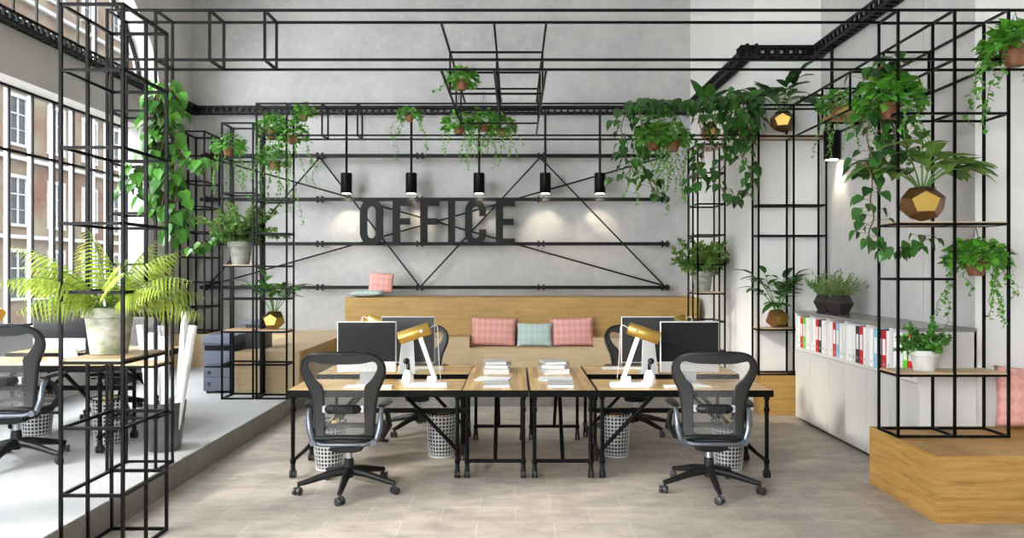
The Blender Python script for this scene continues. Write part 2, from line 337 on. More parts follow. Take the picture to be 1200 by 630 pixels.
for (yc, a) in arches:
    wi += 1; fr = B(); n = 28
    ps = [Vector((XG, yc - (a - .02) * math.cos(PI * k / n), AZ + (HA[a] - .02) * math.sin(PI * k / n))) for k in range(n + 1)]
    fr.tube(ps, .03, 4); fr.box(XG - .03, XG + .03, yc - a, yc + a, AZ, AZ + .05)
    y = yc + a - .4
    while y > yc - a + .1:
        zt = AZ + (HA[a] - .02) * math.sqrt(max(0, 1 - ((y - yc) / (a - .02)) ** 2)); fr.box(XG - .012, XG + .012, y - .012, y + .012, AZ, zt); y -= .42
    o = struct('window_%d' % wi, fr, M['blackwall'])
    p = B(); p.add([tuple(q) for q in ps], [tuple(range(n + 1))]); p.build('pane', M['glass'], o)
# house across the street, pavement outside
gr = struct('ground', B().box(-40, XL - .4, -10, 60, -.3, -.12), M['asphalt'])
XF = -16.5
hs = thing('apartment_house', 'old plastered house with white windows across the street outside the left windows', 'building', (XF, 30, -.12))
b = B().box(-6, 0, -31.5, 25, 0, 14.5); b.build('facade', M['facade'], hs)  # near end stretched and height set to shade the back wall from the sun
b = B()
for z in (2.85, 5.45, 8.1, 10.8): b.box(0, .14, -34, 25, z, z + .13)
b.build('cornice', M['facade_white'], hs)
wf = None
rnd = random.Random(4)
for zi, z in enumerate((.9, 3.35, 6.0, 8.65, 11.4)):
    y = -17.5
    while y < 18:
        if wf is None:
            f = B(); f.box(0, .08, -.52, .52, -.1, 0).box(0, .08, -.5, -.4, 0, 1.5).box(0, .08, .4, .5, 0, 1.5).box(0, .08, -.5, .5, 1.5, 1.62).box(0, .06, -.03, .03, 0, 1.5).box(0, .05, -.4, .4, .95, 1.0).box(0, .05, -.4, .4, .45, .47)
            wf = f.build('window', M['facade_white'], hs, loc=(0, y, z)); g = B().box(.0, .02, -.4, .4, 0, 1.5); wg = g.build('pane', M['facade_glass'], wf)
        else:
            c = wf.copy(); C.objects.link(c); c.location = (0, y, z); g = wg.copy(); C.objects.link(g); g.parent = c
        y += 2.15
b = B()
for y in (-15, -7.5, -.2, 6.5): b.tube([(.12, y, 0), (.12, y, 14.5)], .06, 8)
b.build('drainpipe', M['alu'], hs)
# ---------------------------------------------------------------- wooden deck, backrest, steps
dk = thing('wooden_bench', 'long pale oak bench deck with a cut-out seat along the concrete back wall', 'bench', (0, 0, PH))
dz = .71 - PH; bz = .555 - PH; px0, px1 = WX(550, 11.2), WX(696, 11.2)
b = B(); b.box(XL + .003, -3.4, 11.84, D1 - .003, 0, dz); b.box(-3.4, -2.62, 9.3, D1 - .003, 0, dz); b.box(-2.62, px0, 11.2, D1 - .003, 0, dz); b.box(px1, XS - .003, 11.2, D1 - .003, 0, dz); b.box(px0, px1, 11.2, D1 - .003, 0, bz); b.build('deck', M['oak_pale'], dk)
b = B(); b.box(-2.62, -2.605, 9.3, 11.2, 0.0, dz - .001); b.build('end_panel', M['oak'], dk)
b = B(); b.box(px0 + .001, px1 - .001, 11.2 + .12, 11.54, bz, bz + .012); b.build('seat_board', M['oak_pale'], dk)
br = tag(B().box(WX(404, 11.55), XS - .1, 0, 1.04, 0, .57).build('backrest_box', M['oak'], loc=(0, 11.55, .711), bevel=.006), 'wide honey oak backrest box behind the row of cushions', 'bench back')
st = tag(B().box(XS - .01, XR - .01, 0, .29, 0, .47).build('wooden_step', M['oak'], loc=(0, 8.95, 0), bevel=.004), 'low oak step under the far right plant rack behind the cabinets', 'step')
bb = tag(B().box(2.82, 5.28, 0, .98, 0, .455).build('wooden_platform', M['oak_right'], loc=(0, 5.14, 0), bevel=.004), 'golden oak platform block in the right foreground', 'platform')

# ---------------------------------------------------------------- black steel racks
def rack(label, xs, ys, z0, levels, shelves=(), t=.018, extra=None, skip=()):
    r = thing('plant_rack', label, 'rack', (xs[0], ys[0], z0)); ox, oy = xs[0], ys[0]
    top = max(levels)
    for x in xs:
        for y in ys:
            b = B(); b.bar((x - ox, y - oy, 0), (x - ox, y - oy, top - z0), t); b.build('post', M['black'], r)
    for z in levels:
        b = B(); zz = min(max(z - z0, t / 2), top - z0 - t / 2)
        for y in (ys[0], ys[-1]): b.bar((xs[0] - ox, y - oy, zz), (xs[-1] - ox, y - oy, zz), t)
        for x in xs: b.bar((x - ox, 0, zz), (x - ox, ys[-1] - oy, zz), t)
        b.build('crossbar', M['black'], r)
    for x0, x1, y0, y1, z in shelves:
        b = B().box(x0 - ox + .004, x1 - ox - .004, y0 - oy + .004, y1 - oy - .004, z - z0 - .003, z - z0 + .02); b.build('shelf', M['board'], r)
    if extra: extra(r, ox, oy, z0)
    return r
RA = rack('tall open black rack in the left foreground holding the lime fern', (-2.64, -2.28), (4.46, 4.74, 5.02), 0, (3.25, 2.86, 2.41, 1.97, 1.57, 1.16, .78, .39, .01), [(-2.64, -2.28, 4.46, 5.02, 1.16)])
RB = rack('tall black rack wrapped in a heart-leaf vine behind the left foreground rack', (-3.03, -2.67), (5.7, 5.98), PH, (3.635, 3.26, 2.88, 2.5, 2.12, 1.74, 1.36, .98, .6, .21), [(-3.03, -2.67, 5.7, 5.98, .98)])
def exC(r, ox, oy, z0):
    b = B()
    for y in (5.7, 6.0): b.bar((2.84 - ox, y - oy, 1.63 - z0), (3.26 - ox, y - oy, 1.63 - z0))
    for x in (2.84, 3.26): b.bar((x - ox, 0, 1.63 - z0), (x - ox, .3, 1.63 - z0))
    b.build('crossbar', M['black'], r)
RC = rack('wide black rack on the golden oak platform at the right', (2.84, 3.26, 3.66), (5.7, 6.0), .455, (3.635, 3.26, 2.86, 2.04, .915, .465), [(2.84, 3.66, 5.7, 6.0, 2.04), (2.84, 3.66, 5.7, 6.0, .915)], extra=exC)
RD = rack('tall black rack behind the left desk holding the faceted gold pot', (-3.0, -2.65), (8.9, 9.18), PH, (3.635, 3.26, 2.5, 2.12, 1.74, 1.36, .98, .6, .21), [(-3.0, -2.65, 8.9, 9.18, .98)], t=.02)
RE = rack('tall black rack in front of the printer holding the grey fern pot', (-3.4, -3.04), (8.9, 9.17, 9.25), PH, (3.41, 3.0, 2.59, 2.13, 1.74, 1.36, .98, .6, .21), [(-3.4, -3.04, 8.9, 9.25, 1.74), (-3.4, -3.04, 8.9, 9.25, .98)], t=.02)
RF = rack('black rack standing on the pale deck in the far left corner', (-5.2, -4.82), (11.9, 12.2, 12.5), .71, [.72 + .392 * k for k in range(9)], t=.024)
RG = rack('narrow black rack with a wooden top beside the right end of the long bench', (2.35, 2.70), (9.9, 10.17, 10.44), PH, (3.33, 2.95, 2.55, 2.15, 1.77, 1.39, 1.03, .65, .21), [(2.35, 2.70, 9.9, 10.44, 1.39), (2.35, 2.70, 9.9, 10.44, 3.31)], t=.02)
RH = rack('far right black rack standing on the low oak step', (2.84, 3.25, 3.63), (8.97, 9.2), .47, (3.635, 3.26, 2.456, 2.1, 1.0, .48), [(2.84, 3.63, 8.97, 9.2, 3.26), (2.84, 3.63, 8.97, 9.2, 1.0)], t=.02)

def beam(label, axis, a0, a1, cs, zs, frames, t=.018, boards=()):  # box truss: axis 'x' or 'y'
    o = (a0, cs[0], zs[0]) if axis == 'x' else (cs[0], a0, zs[0])
    r = thing('overhead_frame', label, 'frame', o)
    pt = (lambda a, c, z: (a - a0, c - cs[0], z - zs[0])) if axis == 'x' else (lambda a, c, z: (c - cs[0], a - a0, z - zs[0]))
    for c in cs:
        for z in zs: b = B(); b.bar(pt(a0, c, z), pt(a1, c, z), t); b.build('rail', M['black'], r)
    for a in frames:
        b = B()
        for c in cs: b.bar(pt(a, c, zs[0]), pt(a, c, zs[1]), t)
        for z in zs: b.bar(pt(a, cs[0], z), pt(a, cs[-1], z), t)
        b.build('frame', M['black'], r)
    for (x0, x1, y0, y1, z) in boards:
        B().box(x0 - o[0], x1 - o[0], y0 - o[1], y1 - o[1], z - o[2], z - o[2] + .03).build('board', M['oak'], r)
    return r
beam('long black box frame crossing the top of the room nearest the camera', 'x', -2.66, 2.83, (5.7, 5.98), (3.258, 3.625), (-2.27, -1.86), .018)
beam('short black box frame continuing right of the wide right rack', 'x', 3.675, 5.25, (5.7, 5.98), (3.258, 3.625), (4.6,), .018)
beam('black box frame crossing the room in front of the back wall', 'x', -2.63, 2.82, (8.9, 9.18), (3.258, 3.625), (-2.24, -1.83), .019)
beam('black ladder frame running back over the middle of the desks', 'y', 6.0, 8.88, (-.578, -.165, .24), (3.258, 3.625), (6.8, 7.5, 8.17), .017)
beam('black ladder frame running back along the right wall above the cabinets', 'y', 6.02, 8.95, (3.26, 3.66), (3.258, 3.625), (6.8, 7.48, 8.16), .018, boards=[(3.25, 3.66, 7.5, 8.16, 3.27)])

# ---------------------------------------------------------------- cable tray
ct = thing('cable_tray', 'black slotted cable tray running around the walls below the ceiling', 'cable tray', (0, D1, 4.25))
TZ = 4.23
def tray(p, q, side, wid=.14):     # p->q along the wall, side = unit vector away from the wall
    p = Vector(p); q = Vector(q); s = Vector(side); L = (q - p).length; d = (q - p) / L; o = Vector((0, D1, TZ)); b = B()
    for off in (.03, wid):
        for z in (0, .10): b.bar(p + s * off + Vector((0, 0, z)) - o, q + s * off + Vector((0, 0, z)) - o, .026)
    n = int(L / .105)
    for k in range(n + 1):
        m = p + d * (L * k / n) - o
        b.bar(m + s * .03, m + s * wid, .034)
        for off in (.03, wid): b.bar(m + s * off, m + s * off + Vector((0, 0, .10)), .028)
    b.build('tray_section', M['blackwall'], ct)
tray((XL, -2.5, TZ), (XL, D1, TZ), (1, 0, 0)); tray((XL, D1, TZ), (XS, D1, TZ), (0, -1, 0))
tray((XS, D1, TZ), (XS, D2 - .22, TZ), (-1, 0, 0)); tray((XS - .2, D2, TZ), (XR, D2, TZ), (0, -1, 0)); tray((XR, D2, TZ), (XR, 6.15, TZ), (-1, 0, 0))

# ---------------------------------------------------------------- wall rails, rods, sign
WY = 12.42
def Wp(px, py, dy=0): return Vector(((px - CX) * WY / F, WY + dy, H - (py - CY) * WY / F))
wr = thing('display_rail_frame', 'black rails and crossing rods mounted on the concrete back wall', 'wall frame', (0, WY, 0)); O = Vector((0, WY, 0))
for y, x0 in ((182.5, 236), (233.5, 235), (285.5, 236), (336.5, 235)):
    b = B(); b.bar(Wp(x0, y) - O, Wp(784.5, y) - O, .055); b.build('rail', M['blackwall'], wr)
    b = B()
    for x in (245, 375, 492, 634, 779):
        c = Wp(x, y) - O
        for dx in (-.04, .04): b.tube([c + Vector((dx, 0, 0)), c + Vector((dx, .18, 0))], .017, 8); b.box(c.x + dx - .012, c.x + dx + .012, -.04, .04, c.z - .05, c.z + .05)
    b.build('bracket', M['blackwall'], wr)
for (a, q) in (((242, 336), (374, 184)), ((374, 184), (492, 336)), ((492, 336), (633, 184)), ((633, 184), (780, 336)), ((242, 335), (780, 183)), ((242, 184), (780, 335))):
    b = B(); b.tube([Wp(*a, .04) - O, Wp(*q, .04) - O], .013, 8); b.build('rod', M['blackwall'], wr)
sg = thing('office_sign', 'large black letters spelling OFFICE on the rails of the back wall', 'sign', (0, WY - .12, 0))
SY = WY - .12
def S(px, py): return ((px - CX) * SY / F, H - (py - CY) * SY / F)
def letter_polys(ps): 
    b = B()
    for poly in ps: b.prism([S(*p) for p in poly], 0, .07)
    b.build('letter', M['blackwall'], sg)
T0, T1 = 233.5, 287
def R(x0, y0, x1, y1): return [(x0, y0), (x1, y0), (x1, y1), (x0, y1)]
def rr(x0, y0, x1, y1, rx, ry, n=8):
    out = []
    for cx, cy, a0 in ((x1 - rx, y0 + ry, -PI / 2), (x1 - rx, y1 - ry, 0), (x0 + rx, y1 - ry, PI / 2), (x0 + rx, y0 + ry, PI)):
        for k in range(n + 1): a = a0 + PI / 2 * k / n; out.append((cx + rx * math.cos(a), cy + ry * math.sin(a)))
    return out
b = B(); b.ring([S(*p) for p in rr(421.5, T0, 448.5, T1, 13, 15)], [S(*p) for p in rr(429.7, T0 + 8, 440.3, T1 - 8, 5.2, 6)], 0, .07); b.build('letter', M['blackwall'], sg)
for x in (460, 492.3):
    letter_polys([R(x, T0, x + 8.5, T1), R(x + 8.5, T0, x + 22, T0 + 7.5), R(x + 8.5, T0 + 22, x + 20.5, T0 + 29.5)])
letter_polys([R(525, T0, 533, T1)])
# C: open band on the right
o_ = rr(545, T0, 569.5, T1, 12, 14); i_ = rr(553, T0 + 8, 561.5, T1 - 8, 4.2, 5.5)
b = B(); N = len(o_); vs = []; 
seqo = o_[9:] + o_[:9]; seqi = i_[9:] + i_[:9]       # starts after the top right corner
seqo = [(569.5, T0 + 35)] + seqo + [(569.5, T0 + 19.5)]; seqi = [(561.5, T0 + 35)] + seqi + [(561.5, T0 + 19.5)]
for k in range(len(seqo) - 1):
    A, Bq, Cq, Dq = S(*seqo[k]), S(*seqo[k + 1]), S(*seqi[k + 1]), S(*seqi[k]); b.prism([A, Bq, Cq, Dq], 0, .07)
b.build('letter', M['blackwall'], sg)
x = 581; letter_polys([R(x, T0, x + 8.5, T1), R(x + 8.5, T0, x + 22.5, T0 + 7.8), R(x + 8.5, T0 + 22.5, x + 21, T0 + 30), R(x + 8.5, T1 - 7.8, x + 22.5, T1)])

# ---------------------------------------------------------------- pendant spots
def spot_light(loc, label, grp, aim=(0, .25, -1), power=28, roof=4.27):
    t = thing('pendant_spotlight', label, 'lamp', loc, 0, grp)
    B().lathe([(.085, 0), (.09, .006), (.09, .32), (.085, .325)], 28).build('shade', M['black'], t, smooth=40)
    B().lathe([(.068, -.003), (.068, .002)], 24).build('bulb', M['lampglow'], t)
    z = roof - loc[2]
    B().tube([(0, 0, .32), (0, 0, z)], .02, 8).build('rod', M['black'], t, smooth=40)
    l = bpy.data.lights.new('spot', 'SPOT'); l.energy = power; l.spot_size = math.radians(75); l.spot_blend = .6; l.color = (1, .84, .62); l.shadow_soft_size = .05
    o = bpy.data.objects.new('spot', l); C.objects.link(o); o.parent = t; o.location = (0, 0, -.03); o.rotation_euler = Vector(aim).to_track_quat('-Z', 'Y').to_euler()
for px, nm in ((406, 'far left, above the letter O'), (482, 'second from left, above the first F'), (561.5, 'middle one, above the letter C'), (639, 'just right of the letters'), (703, 'rightmost on the back wall')):
    spot_light((WX(px, 12.3), 12.3, H - (226.5 - CY) * 12.3 / F), 'black cylinder pendant lamp on the back wall, ' + nm, 'pendant lamps along the back wall', aim=(0, .55, -1), power=17)
spot_light((3.585, 8.7, H - (187 - CY) * 8.7 / F), 'black cylinder pendant lamp hanging beside the right concrete wall', 'pendant lamps', aim=(.5, 0, -1), power=17)

# ---------------------------------------------------------------- tables and desks
def wheel_bm(b, x, y, z0=0, r=.034):
    for s in (-.014, .014):
        b.add([(x + s + dx, y + r * .98 * math.cos(2 * PI * k / 14), z0 + r + r * .98 * math.sin(2 * PI * k / 14)) for dx in (-.009, .009) for k in range(14)],
              [(k, (k + 1) % 14, 14 + (k + 1) % 14, 14 + k) for k in range(14)] + [tuple(range(13, -1, -1)), tuple(range(14, 28))])
def make_table(label, lx, ly, long_axis, loc, group=None, rail_back=False):
    t = thing('work_table', label, 'desk', loc, 0, group); hgt = .722
    B().box(0, lx, 0, ly, hgt - .03, hgt).build('tabletop', M['desk_x' if long_axis == 'x' else 'desk_y'], t)
    b = B(); e = .008
    b.box(-e, lx + e, -e, 0, hgt - .055, hgt - .001).box(-e, lx + e, ly, ly + e, hgt - .055, hgt - .001).box(-e, 0, 0, ly, hgt - .055, hgt - .001).box(lx, lx + e, 0, ly, hgt - .055, hgt - .001)
    b.build('apron', M['black'], t)
    i = .035
    for x in (i, lx - i):
        for y in (i, ly - i):
            b = B(); b.tube([(x, y, .10), (x, y, hgt - .03)], .0165, 10)
            for z in (.135, .56, .66): b.tube([(x, y, z - .018), (x, y, z + .018)], .023, 10)
            g = b.build('leg', M['black'], t, smooth=40)
            b = B(); b.tube([(x, y, .055), (x, y, .105)], .02, 10); wheel_bm(b, x, y); b.build('caster', M['plastic'], g)
    if long_axis == 'y':
        ends = [((i, y), (lx - i, y), s) for y, s in ((i, 1), (ly - i, -1))]
    else: ends = [((x, i), (x, ly - i), s) for x, s in ((i, 1), (lx - i, -1))]
    for (p, q, s) in ends:
        b = B(); b.tube([(*p, .14), (*q, .14)], .016, 10); b.build('stretcher', M['black'], t, smooth=40)
        m = ((p[0] + q[0]) / 2, (p[1] + q[1]) / 2)
        top = (m[0], m[1] + s * .52) if long_axis == 'y' else (m[0] + s * .52, m[1])
        b = B(); b.tube([(*m, .14), (*top, hgt - .04)], .017, 10); b.build('brace', M['black'], t, smooth=40)
    if rail_back:
        b = B(); b.box(.02, lx - .02, ly - .06, ly - .03, .43, .47); b.build('back_rail', M['black'], t)
    return t
def pod(ox, oy, z, where, mirror_center=False, left=True, right=True):
    g = None
    if left: make_table('wood and black steel desk, front left ' + where, 1.415, .635, 'x', (ox - 1.854, oy, z), g, True); make_table('wood and black steel desk, rear left ' + where, 1.415, .635, 'x', (ox - 1.854, oy + .96, z), g)
    if right: make_table('wood and black steel desk, front right ' + where, 1.415, .635, 'x', (ox + .675, oy, z), g, True); make_table('wood and black steel desk, rear right ' + where, 1.415, .635, 'x', (ox + .675, oy + .96, z), g)
pod(0, 6.245, 0, 'of the centre desk group')
make_table('long narrow table with book stack, left one of the central pair', .53, 1.46, 'y', (-.43, 6.245, 0))
make_table('long narrow table with book stack, right one of the central pair', .53, 1.46, 'y', (.122, 6.245, 0))
for sx, lab in ((-1.85, 'left'), (.68, 'right')):
    tag(B().box(0, 1.4, 0, .30, 0, .05).build('cable_trough', M['plastic'], loc=(sx, 6.892, .62)), 'black cable trough between the %s pair of centre desks' % lab, 'cable trough')
make_table('front desk with monitor on the raised platform at the left', 1.415, .635, 'x', (-4.78, 6.25, PH), None, True)
make_table('rear desk on the raised platform at the left', 1.415, .635, 'x', (-4.78, 7.21, PH))
tag(B().box(0, 1.4, 0, .30, 0, .05).build('cable_trough', M['plastic'], loc=(-4.77, 6.895, .82)), 'black cable trough between the desks on the platform', 'cable trough')

# ---------------------------------------------------------------- chairs
def spline(pts, n=6, closed=True):
    out = []; N = len(pts)
    rng = range(N) if closed else range(N - 1)
    for i in rng:
        p0, p1, p2, p3 = [pts[(i + k) % N] if closed else pts[min(max(i + k, 0), N - 1)] for k in (-1, 0, 1, 2)]
        for k in range(n):
            t = k / n; out.append(tuple(.5 * ((2 * p1[j]) + (-p0[j] + p2[j]) * t + (2 * p0[j] - 5 * p1[j] + 4 * p2[j] - p3[j]) * t * t + (-p0[j] + 3 * p1[j] - 3 * p2[j] + p3[j]) * t ** 3) for j in range(len(p1))))
    return out
def chair_fy(x, z): return -.20 - .10 * (z - .45) / .6 + .55 * x * x + .05 * math.sin((z - .42) * 5)
def make_chair(label, loc, rz, group):
    t = thing('office_chair', label, 'chair', loc, rz, group)
    half_o = [(0, 1.09), (.16, 1.088), (.255, 1.06), (.300, 1.0), (.303, .93), (.278, .86), (.248, .79), (.230, .70), (.218, .58), (.215, .48), (.195, .425), (.1, .415)]
    half_i = [(0, 1.005), (.14, 1.008), (.225, 1.022), (.252, 1.0), (.250, .955), (.208, .885), (.160, .835), (.150, .76), (.150, .62), (.150, .52), (.14, .475), (.06, .466)]
    full = lambda h: h + [(-x, z) for x, z in h[:0:-1]]
    oo = spline(full(half_o), 5); ii = spline(full(half_i), 5)
    b = B(); b.ring(oo, ii, -.016, .016, chair_fy); b.build('back_frame', M['darkgrey'], t, smooth=45, bevel=.007)
    # rim: glossy tube around the outer edge
    b = B(); pts = [(x * .985, chair_fy(x, z) + .003, .75 + (z - .75) * .985) for x, z in oo]; b.tube(pts + pts[:1], .017, 8, cap=False); b.build('back_rim', M['plastic'], t, smooth=True)
    # mesh panel over the opening
    b = B(); rows = 16; cols = 8; vs = []; fs = []
    def half_at(z):
        best = .12
        hp = [(.055, .46)] + [(x, zz) for x, zz in reversed(half_i[3:-1])]
        for (xa, za), (xb, zb) in zip(hp, hp[1:]):
            if za <= z <= zb or zb <= z <= za: best = xa + (xb - xa) * (z - za) / ((zb - za) or 1)
        return best + .02
    for r in range(rows + 1):
        z = .462 + (1.018 - .462) * r / rows; hw = half_at(min(max(z, .476), .999))
        for c in range(cols + 1): x = -hw + 2 * hw * c / cols; vs.append((x, chair_fy(x, z) + .012, z))
    for r in range(rows):
        for c in range(cols): i = r * (cols + 1) + c; fs.append((i, i + 1, i + cols + 2, i + cols + 1))
    b.add(vs, fs); b.build('back_mesh', M['mesh'], t, smooth=True)
    # lumbar pad
    b = B(); fyc = chair_fy(0, .66) - .03
    b.tube([(-.125, fyc + .01, .665), (-.1, fyc - .01, .665), (0, fyc - .014, .665), (.1, fyc - .01, .665), (.125, fyc + .01, .665)], [.024, .036, .037, .036, .024], 12)
    lp = b.build('lumbar_pad', M['plastic'], t, smooth=45)
    b = B()
    for k in range(-4, 5): b.box(k * .017 - .003, k * .017 + .003, fyc - .056, fyc - .045, .642, .69)
    b.build('ribs', M['darkgrey'], lp)
    b = B()
    for s in (-1, 1): B().box(s * .14 - .013, s * .14 + .013, fyc - .01, fyc + .02, .64, .69).build('lumbar_clip', M['alu'], t, bevel=.004)
    # seat
    def seat_z(x, y): return .455 - .9 * x * x * .25 - .02 * math.cos(y * 6) + (.0 if y < .2 else -(y - .2) ** 2 * 1.6)
    b = B(); vs = []; fs = []
    nx, ny = 10, 10
    for j in range(ny + 1):
        y = -.19 + .44 * j / ny; hw = .235 if 1 < j < ny - 1 else (.21 if j in (1, ny - 1) else .17)
        for i in range(nx + 1): x = -hw + 2 * hw * i / nx; vs.append((x, y, seat_z(x, y)))
    for j in range(ny):
        for i in range(nx): a = j * (nx + 1) + i; fs.append((a, a + 1, a + nx + 2, a + nx + 1))
    b.add(vs, fs); b.build('seat_mesh', M['mesh'], t, smooth=True)
    loop = [(x, y) for x, y in [(-.17, -.19), (0, -.195), (.17, -.19), (.225, -.15), (.245, 0), (.24, .16), (.205, .24), (0, .265), (-.205, .24), (-.24, .16), (-.245, 0), (-.225, -.15)]]
    lp2 = [(x, y, seat_z(x, y)) for x, y in spline(loop, 4)]
    b = B(); b.tube(lp2 + lp2[:1], .022, 8, cap=False); b.build('seat_frame', M['plastic'], t, smooth=True)
    # tilt mechanism and yoke
    b = B(); b.prism([(-.11, .40), (.11, .40), (.125, .335), (.06, .32), (-.06, .32), (-.125, .335)], -.14, .12); b.build('tilt_housing', M['plastic'], t, bevel=.008)
    b = B(); b.tube([(-.235, -.19, .418), (-.16, -.225, .40), (.16, -.225, .40), (.235, -.19, .418)], .016, 10); b.build('yoke', M['chair_grey'], t, smooth=45)
    b = B()
    for s in (-1, 1): B().tube([(s * .225, -.235, .415), (s * .225, -.17, .415)], .023, 14).build('pivot', M['chair_grey'], t, smooth=40)
    # arms
    for s in (-1, 1):
        b = B(); b.tube([(s * .235, -.175, .42), (s * .262, -.165, .50), (s * .27, -.15, .62), (s * .275, -.11, .655)], [.022, .024, .02, .016], 10)
        a = b.build('armrest', M['chair_grey'], t, smooth=45)
        b = B(); path = [(s * .275, -.15, .672), (s * .285, -.06, .682), (s * .292, .04, .682), (s * .285, .12, .674)]
        b.tube(path, [.03, .042, .044, .034], 10)
        for i, v in enumerate(b.v): b.v[i] = (v[0], v[1], .678 + (v[2] - .678) * .42)
        b.build('arm_pad', M['plastic'], a, smooth=50)
        b = B(); b.tube([(s * .262, -.10, .655), (s * .30, -.03, .60), (s * .31, .01, .50), (s * .26, .0, .41), (s * .16, 0, .385)], [.015, .02, .024, .022, .016], 8); b.build('arm_bracket', M['plastic'], a, smooth=45)
    b = B(); b.tube([(.12, .02, .37), (.27, .03, .375)], .007, 6); b.box(.255, .30, .015, .045, .365, .385); b.build('lever', M['plastic'], t)
    B().tube([(0, 0, .24), (0, 0, .33)], .026, 14).build('gas_lift', M['silver'], t, smooth=40)
    B().lathe([(.03, .10), (.042, .12), (.040, .20), (.036, .245), (.03, .25)], 18).build('base_hub', M['plastic'], t, smooth=40)
    a0 = -PI / 2 + .02
    for k in range(5):
        a = a0 + 2 * PI * k / 5; dx, dy = math.cos(a), math.sin(a)
        b = B(); b.tube([(dx * .02, dy * .02, .155), (dx * .16, dy * .16, .135), (dx * .33, dy * .33, .092), (dx * .385, dy * .385, .082)], [.036, .03, .022, .018], 8)
        g = b.build('base_leg', M['plastic'], t, smooth=45)
        b = B(); b.tube([(dx * .375, dy * .375, .05), (dx * .375, dy * .375, .09)], .012, 8)
        cx, cy = dx * .385, dy * .385; ca = a + .9
        for s in (-.02, .02):
            c = Vector((cx, cy, .03)) + Vector((-math.sin(ca), math.cos(ca), 0)) * s; ax = Vector((-math.sin(ca), math.cos(ca), 0))
            b.tube([c - ax * .013, c - ax * .009, c + ax * .009, c + ax * .013], [.022, .03, .03, .022], 14)
        b.tube([Vector((cx, cy, .034)) - Vector((-math.sin(ca), math.cos(ca), 0)) * .02, Vector((cx, cy, .034)) + Vector((-math.sin(ca), math.cos(ca), 0)) * .02], .018, 10)
        b.build('caster', M['darkgrey'], g, smooth=45)
    return t
ch = make_chair('black mesh office chair with its back to us at the front left centre desk', (-1.285, 5.93, 0), .02, 'office chairs')
dup(ch, (1.50, 5.95, 0), -.07, 'black mesh office chair with its back to us at the front right centre desk')
dup(ch, (-1.03, 8.12, 0), PI + .05, 'black mesh office chair facing us behind the rear left centre desk')
dup(ch, (1.27, 8.12, 0), PI - .05, 'black mesh office chair facing us behind the rear right centre desk')
dup(ch, (-3.90, 6.0, PH), .10, 'black mesh office chair on the platform at the left edge')
dup(ch, (-4.1, 8.0, PH), PI, 'black mesh office chair behind the desks on the left platform')
# ---------------------------------------------------------------- monitors
def make_monitor(label, loc, rz):     # faces -Y
    t = thing('computer_monitor', label, 'monitor', loc, rz, 'computer monitors')
    w_, z0, z1 = .255, .095, .535
    B().box(-w_, w_, -.012, .012, z0, z1).build('housing', M['alu'], t, bevel=.008)
    B().box(-w_ + .009, w_ - .009, -.015, -.011, z0 + .095, z1 - .010).build('screen', M['screen'], t)
    B().box(-w_ + .006, w_ - .006, .010, .016, z0 + .01, z1 - .008).build('back_panel', M['darkgrey'], t)
    b = B(); b.add([(-.055, .018, .33), (.055, .018, .33), (.08, .085, .012), (-.08, .085, .012), (-.055, .026, .33), (.055, .026, .33), (.08, .093, .012), (-.08, .093, .012)], [(0, 1, 2, 3), (7, 6, 5, 4), (0, 4, 5, 1), (1, 5, 6, 2), (2, 6, 7, 3), (3, 7, 4, 0)])
    b.box(-.085, .085, -.09, .093, 0, .012); b.build('stand', M['alu'], t, bevel=.002)
    return t
TT = .7225
mo = make_monitor('silver computer monitor with blank screen on the front left centre desk', (-1.28, 6.62, TT), 0)
dup(mo, (-1.02, 7.30, TT), PI, 'computer monitor seen from behind on the rear left centre desk')
dup(mo, (1.50, 6.62, TT), 0, 'silver computer monitor with black screen on the front right centre desk')
dup(mo, (1.26, 7.30, TT), PI, 'computer monitor seen from behind on the rear right centre desk')
dup(mo, (-3.90, 6.62, PH + TT), 0, 'computer monitor on the platform desk left of the lime fern')
dup(mo, (-4.22, 7.32, PH + TT), PI, 'second computer monitor on the platform desk, mostly hidden behind the first')

# ---------------------------------------------------------------- desk lamps
def make_lamp(label, loc, rz, s=1):
    t = thing('desk_lamp', label, 'lamp', loc, rz, 'gold desk lamps')
    B().box(-.16, .16, -.065, .065, 0, .035).box(-.15, .15, -.055, .055, .035, .042).build('base', M['white'], t, bevel=.006)
    B().box(.03 * s - .04, .03 * s + .04, -.03, .03, .042, .09).build('arm_socket', M['white'], t, bevel=.006)
    p0 = Vector((.055 * s, 0, .06)); p1 = Vector((-.085 * s, 0, .46)); b = B(); b.bar(p0, p1, .036)
    b.build('arm', M['white'], t, bevel=.004)
    # shade: hollow cylinder, mouth pointing down to the -s side
    ax = Vector((-.80 * s, 0, -.27)).normalized(); c = p1 + Vector((.03 * s, -.0, .01)); a = c - ax * .07; e = c + ax * .20
    b = B(); b.tube([a, a + ax * .012, a + ax * .20, e, e, e - ax * .01, a + ax * .03], [.044, .054, .054, .054, .047, .047, .045], 26); b.build('shade', M['gold'], t, smooth=40)
    b = B(); b.tube([e - ax * .03, e - ax * .12], [.03, .018], 14); b.build('bulb', M['white'], t, smooth=True)
    b = B(); b.tube([c + Vector((0, -.064, 0)), c + Vector((0, .064, 0))], .012, 10); b.build('pivot', M['silver'], t, smooth=40)
    cp = [a, a - ax * .06 + Vector((0, 0, -.0)), a - ax * .06 + Vector((.01 * s, .01, -.12)), Vector((.085 * s, .03, .2)), Vector((.10 * s, .03, .05))]
    B().tube(spline([tuple(p) for p in cp], 6, False), .003, 6).build('cord', M['white'], t, smooth=True)
    return t
l1 = make_lamp('white desk lamp with gold shade on the front left centre desk', (WX(505, 6.6), 6.42, TT), 0, 1)
l2 = make_lamp('white desk lamp with gold shade on the front right centre desk', (WX(734, 6.6), 6.42, TT), 0, -1)
